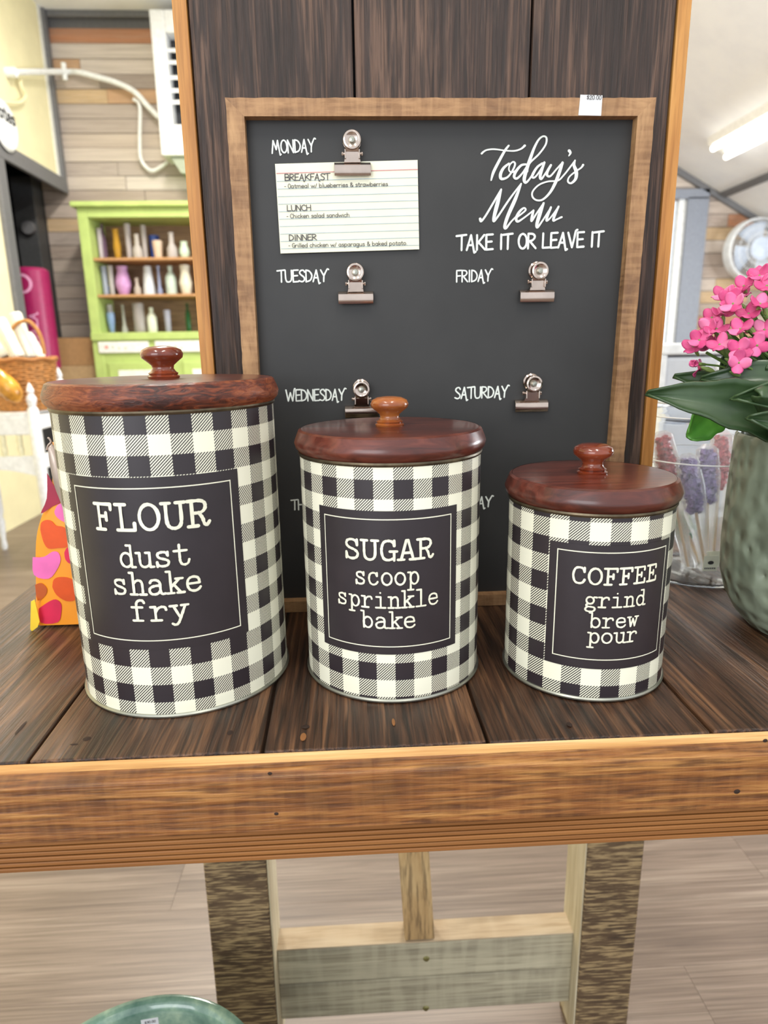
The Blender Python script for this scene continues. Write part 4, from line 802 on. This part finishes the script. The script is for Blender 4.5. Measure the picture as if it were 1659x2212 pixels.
# ================================================================== TEAL POT ON THE FLOOR
GX, GY, GZ = -.2468, .5063, .30
gp = thing('glazed_pot', (GX, GY, 0), 'glossy green glazed ceramic pot on the floor in front of the table leg', 'pot')
M().lathe([(0, .0), (.085, .0), (.095, .01), (.112, .06), (.130, .16), (.134, .24), (.136, .275), (.1445, .282), (.1475, .291), (.1450, .299), (.1395, .300), (.1335, .296), (.1305, .286), (.130, .27), (.125, .2), (.09, .03), (0, .02)], (GX, GY, 0), 96).build('pot_body', MAT['teal'], gp, True, ang=60)
M().lathe([(0, .245), (.1285, .245), (.1290, .252), (0, .256)], (GX, GY, 0), 64).build('inner_liner', plain('dark_red_brown_glaze', '#5a2c20', .3), gp, True)
a = math.radians(97); ctr = Vector((GX+.1302*math.cos(a), GY+.1302*math.sin(a), .2735)); tn = Vector((-math.sin(a), math.cos(a), 0)); nn = Vector((-math.cos(a), -math.sin(a), 0))
st2 = M().prism([ctr+tn*(-.010)+Vector((0,0,-.007)), ctr+tn*.010+Vector((0,0,-.007)), ctr+tn*.010+Vector((0,0,.009)), ctr+tn*(-.010)+Vector((0,0,.009))], nn*.0006).build('price_sticker', MAT['sticker'], gp)
ms = M(); c0_ = ctr+nn*.0009+tn*.006+Vector((0,0,.003)); hand_word(ms, '$30.00', c0_, c0_-tn*.013, .0035, lambda x, y: c0_-tn*x+Vector((0,0,y)), 1.1); ms.build('printed_price', MAT['ink'], st2)

# ================================================================== GREEN HUTCH WITH GLASSWARE
HY = 5.10; HX0, HX1 = -1.885, -.70
hutch = thing('green_hutch', ((HX0+HX1)/2, HY+.2, 0), 'lime green hutch with open shelves of vases and white drawers against the plank wall', 'hutch')
for xx in (HX0, HX1-.07): M().box((xx, HY, .10), (xx+.07, HY+.38, 2.05)).build('side_panel', MAT['green'], hutch, bevel=.004)
M().box((HX0+.07, HY, 1.985), (HX1-.07, HY+.38, 2.05)).build('top_rail', MAT['green'], hutch, bevel=.004)
M().box((HX0-.03, HY-.04, 2.05), (HX1+.03, HY+.38, 2.085)).build('cornice', MAT['green'], hutch, bevel=.008)
M().box((HX0+.07, HY+.34, 1.15), (HX1-.07, HY+.37, 1.985)).build('back_panel', MAT['hutch_in'], hutch)
SH = (1.720, 1.468)
for z in SH: M().box((HX0+.07, HY+.02, z-.018), (HX1-.07, HY+.34, z)).build('shelf', MAT['shelf'], hutch, bevel=.002)
M().box((HX0+.0, HY-.02, 1.145), (HX1-.0, HY+.38, 1.200)).build('counter', MAT['green'], hutch, bevel=.005)
M().box((HX0+.0, HY+.005, .10), (HX1, HY+.37, 1.145)).build('cabinet_body', MAT['green'], hutch, bevel=.004)
XS = -1.475
for k, (a, b) in enumerate(((HX0+.045, XS), (XS+.045, -1.04), (-.995, HX1-.045))):
    dw = M().box((a, HY-.015, 1.055), (b, HY+.004, 1.135)).build('drawer', MAT['enamel'], hutch, bevel=.005)
    rg2 = random.Random(k)
    for q in range(4):
        m = M(); m.lathe([(0, -.001), (.009+.006*(q == 0), 0)], (a+.06+.045*q, HY-.016, 1.09+rg2.uniform(-.01, .01)), 12, 'y', cap=False); m.build('painted_flower', plain('faded_rose' if q == 0 else 'faded_sprig', '#e2a196' if q == 0 else '#b6c2ae', .6), dw)
for a, b in ((HX0+.10, -1.34), (-1.24, HX1-.10)):
    dd = M().box((a, HY-.012, .18), (b, HY+.004, .985)).build('door', MAT['green'], hutch, bevel=.006)
    M().box((a+.07, HY-.016, .25), (b-.07, HY-.013, .93)).build('door_panel', MAT['enamel'], dd, bevel=.002)
for x in (HX0+.03, HX1-.09): M().box((x, HY+.02, 0), (x+.06, HY+.08, .10)).build('foot', MAT['green'], hutch, bevel=.003)
gl_m = {}
def gm(kind, col):
    k = (kind, col)
    if k not in gl_m: gl_m[k] = glass('vase_glass_'+col[1:], col, .12, 1.3, 1.0, .5) if kind == 'g' else plain('vase_glaze_'+col[1:], col, .3)
    return gl_m[k]
SHAPES = {'cyl': [(.8,0),(.85,.03),(.9,.5),(1,1)], 'urn': [(.55,0),(.65,.05),(1,.35),(.95,.5),(.62,.85),(.72,1)], 'bottle': [(.9,0),(1,.05),(1,.6),(.7,.72),(.42,.8),(.45,1)], 'taper': [(1,0),(1,.05),(.8,.6),(.6,1)],
          'bud': [(1,0),(.95,.15),(.35,.35),(.3,.7),(.6,1)], 'bowl': [(.4,0),(.5,.06),(1,.6),(1,1)], 'decanter': [(.9,0),(1,.1),(.95,.4),(.4,.62),(.35,.8),(.55,1)], 'cup': [(.68,0),(.72,.04),(.98,.94),(1,1)], 'pitcher': [(.6,0),(.75,.05),(1,.4),(.7,.75),(.8,1)], 'ribbed': [(.9,0),(1,.1),(.94,.3),(1,.5),(.94,.7),(1,1)]}
V = [ # crop x, top, bottom, width, shape, kind, colour, name, label
 (250,370,690,60,'cyl','g','#e6dde2','vase','slim clear glass vase at the left end of the top hutch shelf'),
 (362,320,690,76,'bottle','g','#8b6f86','bottle','purple tinted bottle on the top shelf, second from the left'),
 (520,380,695,90,'pitcher','g','#e0b040','vase','amber yellow twisted glass vase on the top hutch shelf'),
 (662,330,700,76,'cyl','g','#e8e0e0','vase','tall clear vase right of the amber vase on the top shelf'),
 (762,440,700,120,'decanter','g','#e4dcd4','carafe','squat clear glass carafe in the middle of the top shelf'),
 (850,340,695,66,'cyl','g','#d8d0cc','glass','tall straight clear glass left of the blue vase'),
 (965,390,650,120,'cyl','p','#24489c','vase','cobalt blue vase behind the beige cup on the top shelf'),
 (1008,530,725,128,'cup','p','#d9c0a8','cup','beige ceramic cup in front of the cobalt blue vase'),
 (1175,430,705,124,'decanter','g','#e4dcd8','decanter','round clear glass decanter right of the beige cup'),
 (1320,530,715,124,'urn','p','#c8dcc4','vase','pale mint green vase at the right of the top hutch shelf'),
 (268,815,1125,70,'cyl','g','#c8d0e0','vase','bluish clear glass vase at the left end of the middle shelf'),
 (378,1040,1145,100,'bowl','g','#8494ac','bowl','small smoky blue glass bowl on the middle hutch shelf'),
 (458,840,1155,66,'cyl','g','#dcd8d4','glass','narrow clear glass just left of the lilac pink urn'),
 (600,862,1172,188,'urn','p','#c896c8','urn','lilac pink ceramic urn on the middle hutch shelf'),
 (760,975,1160,84,'decanter','g','#e4d8cc','carafe','short clear glass carafe right of the lilac pink urn'),
 (905,872,1182,148,'taper','p','#d6dade','vase','white tapered ceramic vase in the middle of the middle shelf'),
 (1025,825,1135,66,'bud','g','#b8c0e0','vase','thin bud vase with bluish foot right of the white tapered vase'),
 (1172,880,1190,132,'bottle','p','#c4d4c8','bottle','pale green glass bottle with short neck on the middle shelf'),
 (1345,880,1192,150,'pitcher','p','#ded8c4','pitcher','cream ceramic pitcher at the right of the middle hutch shelf'),
 (328,1305,1612,76,'ribbed','g','#dcd8d4','vase','tall ribbed glass vase at the left end of the bottom shelf'),
 (455,1400,1620,92,'bowl','g','#a8c4ec','bowl','pale blue glass bowl on the bottom hutch shelf'),
 (608,1300,1606,74,'bud','g','#dcdcd4','vase','slender clear bud vase right of the pale blue bowl'),
 (790,1290,1606,140,'ribbed','g','#c8c0bc','vase','wide ribbed clear glass vase on the bottom hutch shelf'),
 (942,1350,1622,120,'bottle','p','#dce0cc','bottle','creamy white bottle on the bottom hutch shelf'),
 (1128,1370,1612,82,'cyl','g','#c8c8d8','glass','short clear tumbler right of the creamy white bottle'),
 (1372,1285,1600,60,'bottle','g','#2c6a34','bottle','dark green glass bottle at the right of the bottom shelf')]
for i, (cx, ty, by, wd, sh, kd, col, nm, lab) in enumerate(V):
    base = SH[0] if i < 10 else (SH[1] if i < 19 else 1.200); Y = HY+.13+(.03*(i % 2)) + (.09 if nm == 'vase' and col == '#24489c' else 0)
    px = 160+cx/5.529; c = atY(px, 420+by/5.529, Y); k = Y/FPX
    H = (by-ty)/5.529*k*1.0; R = wd/2/5.529*k*.92
    c.x = max(c.x, HX0+.075+R)
    v = M().lathe([(0, 0.0006)]+[(r*R, z*H+.0006) for r, z in SHAPES[sh]]+[(SHAPES[sh][-1][0]*R-.004, H-.002), (SHAPES[sh][0][0]*R*.6, .02), (0, .015)], (c.x, Y, base), 24).build(nm, gm(kd, col), None, True)
    tag(v, lab, nm, 'glassware on the green hutch')

# ================================================================== AIR UNIT, PIPE AND CABLE ON THE BACK WALL
a0 = atY(330, 12, 5.3); a1 = atY(352, 335, 5.3)
ac = thing('wall_air_unit', (a0.x+.3, 5.45, a1.z), 'white louvered wall air unit high on the plank wall, partly behind the tall panel', 'air conditioner')
AX0, AX1, AZ0, AZ1 = a1.x-.01, a1.x+.72, a1.z, a0.z-.02
g = M(); g.box((AX0, 5.30, AZ0), (AX0+.10, 5.57, AZ1)); g.box((AX1-.10, 5.30, AZ0), (AX1, 5.57, AZ1)); g.box((AX0+.10, 5.30, AZ0), (AX1-.10, 5.57, AZ0+.20)); g.box((AX0+.10, 5.30, AZ1-.14), (AX1-.10, 5.57, AZ1)); g.build('housing', MAT['plastic'], ac, bevel=.008)
M().box((AX0+.10, 5.42, AZ0+.20), (AX1-.10, 5.44, AZ1-.14)).build('dark_opening', MAT['darkgap'], ac)
for k, py_ in enumerate((108, 134, 167, 195, 220)):
    z = atY(385, py_, 5.33).z-.015; m = M().prism([(AX0+.10, 5.33, z), (AX0+.10, 5.41, z+.035), (AX0+.10, 5.41, z+.047), (AX0+.10, 5.33, z+.026)], (AX1-AX0-.20, 0, 0)); m.build('louver', MAT['plastic'], ac, bevel=.002)
M().box((AX0+.02, 5.42, AZ1), (AX0+.3, 5.57, ZC-.075)).build('duct', MAT['plastic'], ac, bevel=.003)
M().prism([(AX0+.05, 5.34, AZ0-.002), (AX0+.45, 5.34, AZ0-.002), (AX0+.45, 5.34, AZ0-.14), (AX0+.12, 5.34, AZ0-.11)], (0, .2, 0)).build('drip_tray', plain('grey_green_tray', '#a4ab98', .6), ac, bevel=.004)
pt = [atX(22, 156, XL+.02), atX(60, 155, XL+.02)]+[atY(x, y, 5.53) for x, y in ((128, 156), (165, 156), (200, 165), (250, 178), (290, 197), (320, 228), (341, 252))]
pt[0] = Vector((XL+.012, 4.93, pt[0].z)); 
P_ = [atX(24, 156, XL+.035), atX(75, 155, XL+.06)]+[atY(x, y, 5.50) for x, y in ((140, 155), (170, 156), (205, 165), (250, 178), (290, 198), (318, 228), (343, 254))]
P_ = [v+Vector((.03*max(0, 1-k/2), 0, 0)) for k, v in enumerate(P_)]
pp = M().tube([Vector(q) for q in spline([tuple(v) for v in P_], 4)], .019, 8).build('white_pipe', MAT['plastic'], None, True); tag(pp, 'white pipe running from the cream wall to the air unit', 'pipe')
M().tube([(XL+.002, P_[0].y, P_[0].z), tuple(P_[0])], .03, 10).build('pipe_flange', MAT['plastic'], pp, True)
q = atY(140, 156, 5.50); M().tube([(q.x, q.y-.01, q.z-.055), (q.x, q.y-.01, q.z+.055)], .018, 8).build('pipe_tee', MAT['plastic'], pp, True)
P2 = [atY(x, y, 5.53) for x, y in ((288, 214), (302, 230), (302, 300), (305, 345), (325, 368), (345, 362), (362, 350))]
tag(M().tube(spline([tuple(v) for v in P2], 5), .013, 7).build('drain_hose', MAT['plastic'], None, True), 'thin white hose looping under the air unit against the planks', 'hose')
P3 = [atX(x, y, XL+.032) for x, y in ((46, 172), (44, 178), (47, 190), (55, 208), (42, 222), (14, 221), (0, 219))]
sg = thing('hanging_sign', tuple(P3[-1]), 'white rounded sign with faint script hanging from a cream cord', 'sign')
M().tube(spline([tuple(v) for v in P3], 5), .011, 7).build('cord', MAT['cream_wall'], sg, True)
c = atX(12, 272, XL+.045); m = M().lathe([(0, -.012), (.13, -.012), (.145, 0), (.13, .012), (0, .012)], tuple(c), 28, 'x', ry=1.0); pl_ = m.build('sign_board', MAT['plastic'], sg, True)
ms = M(); A0 = atX(-2, 249, XL+.0585); B0 = atX(33, 262, XL+.0585); LB = abs(B0.y-A0.y); hand_word(ms, 'ates', Vector((0, 0, 0)), Vector((LB, 0, 0)), .075, lambda x, y: Vector((XL+.0585, A0.y+x, A0.z+y)), 1.8); ms.build('lettering', MAT['ink'], pl_)

# ================================================================== LEFT BACKGROUND: BENCH, BASKET, BOXES, CYLINDER
BYF, BYR = 3.28, 3.62
pf = atY(80, 950, BYF); f1 = atY(60, 826, BYF); r1 = atY(152, 792, BYR)
bx0 = pf.x; seat = atY(120, 893, BYF).z
BW = .42
bench = thing('white_stand', (bx0-BW/2, 3.45, 0), 'white painted wooden stand with turned corner posts holding the wicker basket', 'stand')
def post(x, y, ztop):
    H = ztop; pr = [(.012,0),(.018,.02),(.013,.06),(.020,.12),(.023,.16),(.016,.19),(.024,.22),(.027,.6*H),(.025,.86*H),(.016,.875*H),(.023,.905*H),(.024,.92*H),(.013,.94*H),(.018,.957*H),(.013,.972*H),(.006,.99*H),(0,H)]
    M().lathe(pr, (x, y, 0), 16).build('post', MAT['white_furn'], bench, True)
post(bx0, BYF, f1.z); post(bx0, BYR, r1.z); post(bx0-BW, BYF, f1.z); post(bx0-BW, BYR, r1.z)
M().box((bx0-BW+.01, BYF-.01, seat-.10), (bx0-.01, BYF+.012, seat-.012)).build('front_rail', MAT['white_furn'], bench, bevel=.004)
M().box((bx0-.012, BYF+.014, seat-.08), (bx0+.012, BYR-.015, seat-.012)).build('side_rail', MAT['white_furn'], bench, bevel=.004)
M().box((bx0-BW+.026, BYF+.0, seat-.012), (bx0-.026, BYR+.0, seat+.006)).build('top_board', MAT['white_furn'], bench, bevel=.004)
zl = atY(60, 985, BYF).z; m = M(); K = 20
for i in range(K):
    xa = bx0-.02-i*((BW-.04)/K); xb = xa-(BW-.04)/K; za, zb_ = (zl-.10+.035*math.sin(PI*(i+j)/K) for j in (0, 1)); m.prism([(xa, BYF-.01, za), (xb, BYF-.01, zb_), (xb, BYF-.01, zl), (xa, BYF-.01, zl)], (0, .02, 0))
m.build('scalloped_apron', MAT['white_furn'], bench)
for k in range(4): M().lathe([(.011, zl), (.017, zl+.03), (.012, zl+.06), (.016, seat-.13), (.012, seat-.10)], (bx0-.085-.08*k, BYF+.002, 0), 10).build('spindle', plain('pale_yellow_spindle', '#e8e3c0', .6), bench, True)
M().box((bx0-.009, BYF+.022, zl-.07), (bx0+.009, BYR-.02, zl)).build('side_stretcher', MAT['white_furn'], bench, bevel=.003)
# basket of ivory candles
BQ = 3.455; bc = atY(46, 800, BQ); BZ0 = seat+.0065; BH = atY(42, 776, BQ).z-BZ0
bask = thing('wicker_basket', (bc.x, BQ, BZ0), 'brown wicker basket with a hooped handle on the white stand', 'basket')
brd = .162
m = M()
for k in range(int(BH/.010)):
    z = BZ0+.006+k*.010; t_ = (z-BZ0)/BH; rr = brd*(.72+.28*t_**.6)
    m.tube([(bc.x+(rr+.003*math.sin(12*a+k*PI))*math.cos(a), BQ+(rr*.9+.003*math.sin(12*a+k*PI))*math.sin(a), z) for a in [2*PI*j/48 for j in range(49)]],   .0062, 5)
o_ = m.build('woven_side', MAT['wicker'], bask, True); o_['kind'] = 'stuff'
M().lathe([(0, .002), (brd*.7, .002), (brd*.95, BH*.9), (brd*.93, BH*.9), (brd*.66, .01), (0, .01)], (bc.x, BQ, BZ0), 32, ry=.88).build('basket_lining', plain('dark_wicker', '#7c4f26', .8), bask, True)
M().tube([(bc.x+(brd+.006)*math.cos(a), BQ+(brd*.9+.006)*math.sin(a), BZ0+BH+.004*math.sin(9*a)) for a in [2*PI*j/40 for j in range(41)]], .010, 8).build('rim', plain('rim_wicker', '#a8703c', .7), bask, True)
H_ = [(bc.x+brd*.96*math.cos(PI*j/24), 5.08, BZ0+BH+.42*math.sin(PI*j/24)) for j in range(25)]
H_ = [tuple(atY(x, y, BQ)) for x, y in spline([(22.,742.),(24,715),(40,697),(62,694),(80,712),(90,735),(96,765)], 5)]
M().tube(H_, .009, 8).build('handle', MAT['honey'], bask, True)
labs = ['ivory ribbed pillar candle standing highest in the wicker basket', 'long ivory candle leaning left in the wicker basket', 'smooth ivory candle lying low at the left of the basket', 'short ribbed ivory candle leaning right in the basket']
for (a, b, r, dy_), lab in zip((((66, 772), (32, 676), .028, .02), ((40, 772), (-2, 690), .029, -.055), ((10, 772), (-34, 715), .026, .03), ((88, 774), (58, 722), .026, .085)), labs):
    A1 = atY(a[0], a[1], BQ+dy_); B1 = atY(b[0], b[1], BQ+dy_+.02); d = (B1-A1).normalized(); u = d.orthogonal().normalized(); w_ = d.cross(u); m = M()
    N_ = 20; rings = [(0, r*.9), (.01, r), ((B1-A1).length-.01, r), ((B1-A1).length, r*.85)]; vv = []; ff = []
    for L_, rr in rings:
        for k in range(N_): an = 2*PI*k/N_; q = rr*(1+.06*(k % 2)); vv.append(A1+d*L_+(u*math.cos(an)+w_*math.sin(an))*q)
    for j in range(3):
        for k in range(N_): ff.append((j*N_+k, j*N_+(k+1) % N_, (j+1)*N_+(k+1) % N_, (j+1)*N_+k))
    ff += [tuple(range(N_))[::-1], tuple(range(3*N_, 4*N_))]; m.add(vv, ff); tag(m.build('candle', MAT['white_roll'], None), lab, 'candle', 'candles in the wicker basket')
# orange and white glass gourd resting at the front of the bench
zc = seat+.0065; GY_ = 3.235; q0 = atY(-18, 790, GY_); q1 = atY(42, 868, GY_)
og = M(); P0 = q0; P1 = q1; dd = P1-P0
og.tube([P0+dd*t for t in (0, .1, .25, .45, .65, .82, .93, 1)], [.008, .018, .030, .042, .048, .042, .028, .006], 24)
tag(og.build('glass_gourd', MAT['orange_glass'], None, True), 'glossy orange and white glass gourd at the left edge below the wicker basket', 'ornament')
# cardboard boxes
for k, (z0, z1, x0, x1, mt, lab) in enumerate(((0, .80, 0, .46, 'cardboard3', 'large brown cardboard box on the floor beside the green hutch'), (.801, .965, .01, .44, 'cardboard2', 'pale cardboard box in the middle of the stack beside the green hutch'), (.966, 1.17, 0, .42, 'cardboard', 'top cardboard box of the stack beside the green hutch'))):
    yf = 5.16 if 0 else 5.18
    xa = atY(116, 760, yf).x+x0; b_ = M().box((xa, yf, z0+.0005), (min(xa+x1-x0, HX0-.02), yf+.2, z1)).build('cardboard_box', MAT[mt], None, bevel=.003)
    tag(b_, lab, 'box', 'cardboard boxes beside the hutch'); M().box((xa+.002, yf+.09, z1), (min(xa+x1-x0, HX0-.02)-.002, yf+.11, z1+.0008)).build('tape', MAT['cardboard2'], b_)
# magenta cylinder inside the doorway
mx = -2.36; my = 4.98; mz0 = 0.95; mtop = atY(60, 580, my).z
st_d = M(); st_d.box((-2.75, 4.72, 0), (-2.25, 5.20, mz0-.03)); sd = st_d.build('dark_cabinet', MAT['charcoal'], None, bevel=.005); tag(sd, 'dark low cabinet inside the doorway under the magenta cylinder', 'cabinet')
M().box((-2.76, 4.71, mz0-.03), (-2.24, 5.21, mz0-.0005)).build('cabinet_top', MAT['charcoal2'], sd, bevel=.003)
mcx = atY(74, 640, my).x
mg = thing('magenta_cylinder', (mcx, my, mz0), 'tall glossy magenta cylinder with a pale ring emblem inside the dark doorway', 'container')
R_ = .115; M().lathe([(R_-.01, 0), (R_, .01), (R_, mtop-mz0-.02), (R_-.02, mtop-mz0), (0, mtop-mz0)], (mcx, my, mz0), 40).build('shell', MAT['magenta'], mg, True)
e = M(); zc = mtop-.11
e.add([(mcx+.0-.02+r*math.cos(a), my-math.sqrt(max(1e-6, R_**2-(-.02+r*math.cos(a))**2))-.001, zc+r*math.sin(a)) for r in (.048, .066) for a in [2*PI*k/28 for k in range(28)]], [(k, (k+1) % 28, 28+(k+1) % 28, 28+k) for k in range(28)])
e.build('ring_emblem', MAT['pale_magenta'], mg, solid=.001)
ms = M(); hx, hz = .045, mtop-.56
def vm(x, y): xx = hx-y; return (mcx+xx, my-math.sqrt(max(1e-6, R_**2-xx*xx))-.0015, hz+x)
hand_word(ms, 'ALELLA', Vector((0,0,0)), Vector((.26,0,0)), .045, vm, 1.3); ms.build('lettering', MAT['pale_magenta'], mg)

# ================================================================== RIGHT BACKGROUND: FAN AND DRAWER TOWER
fc_ = atY(1632, 540, 5.42); fan = thing('wall_fan', (fc_.x, 5.5, fc_.z), 'round white wall fan on the plank wall above the pink flowers', 'fan'); FR = .225
M().lathe([(FR, -.05), (FR+.012, -.02), (FR+.012, .05), (FR, .06)], tuple(fc_), 48, 'y', cap=False).build('guard_ring', MAT['fanwhite'], fan, True, solid=.006)
cg = M()
for k in range(56):
    a = 2*PI*k/56; cg.tube([(fc_.x+.07*math.cos(a), fc_.y-.085, fc_.z+.07*math.sin(a)), (fc_.x+.16*math.cos(a), fc_.y-.08, fc_.z+.16*math.sin(a)), (fc_.x+FR*math.cos(a), fc_.y-.045, fc_.z+FR*math.sin(a))], .0022, 4)
for r in (.12, .17): cg.tube([(fc_.x+r*math.cos(a), fc_.y-.083+.02*(r > .15), fc_.z+r*math.sin(a)) for a in [2*PI*j/40 for j in range(41)]], .003, 4)
o_ = cg.build('wire_guard', MAT['fanwhite'], fan); o_['kind'] = 'stuff'
M().lathe([(0, -.105), (.055, -.10), (.085, -.085), (.085, -.07), (0, -.07)], tuple(fc_), 32, 'y').build('hub_cap', MAT['fanblue'], fan, True)
for k in range(4):
    a = PI/2*k+.4; m = M(); m.grid(lambda s, t: (fc_.x+(.05+.15*s)*math.cos(a+(t-.5)*1.1), fc_.y-.03+.05*(t-.5), fc_.z+(.05+.15*s)*math.sin(a+(t-.5)*1.1)), 4, 5); m.build('blade', MAT['fanblue'], fan, True, solid=.004)
M().box((fc_.x-.05, fc_.y+.0, fc_.z-.05), (fc_.x+.05, 5.577, fc_.z+.05)).build('motor_housing', MAT['fanwhite'], fan, bevel=.01)
DY = 1.75; d0 = atY(1432, 742, DY); d1 = atY(1600, 740, DY)
tw = thing('drawer_tower', ((d0.x+d1.x)/2+.1, DY+.2, 0), 'frosted white plastic drawer tower behind the jar and the flowers', 'storage drawers')
X0, X1, Z1 = d0.x, d0.x+.50, d0.z
frost = glass('frosted_plastic', '#eef3fa', .35, 1.2, 1.0, .35)
M().box((X0, DY, Z1-.03), (X1, DY+.42, Z1)).build('top_tray', MAT['plastic'], tw, bevel=.006)
for k in range(5):
    z1 = Z1-.032-k*.20; z0 = max(.03, z1-.195)
    if z1 < .1: break
    dw = M().box((X0+.018, DY+.006, z0), (X1-.018, DY+.41, z1-.004)).build('drawer', frost, tw, bevel=.008)
    M().box((X0+.15, DY-.008, z1-.04), (X1-.15, DY+.005, z1-.02)).build('drawer_handle', MAT['plastic'], dw, bevel=.003)
for xx in (X0, X1-.016): M().box((xx, DY, 0), (xx+.016, DY+.42, Z1-.031)).build('side_post', MAT['plastic'], tw, bevel=.002)
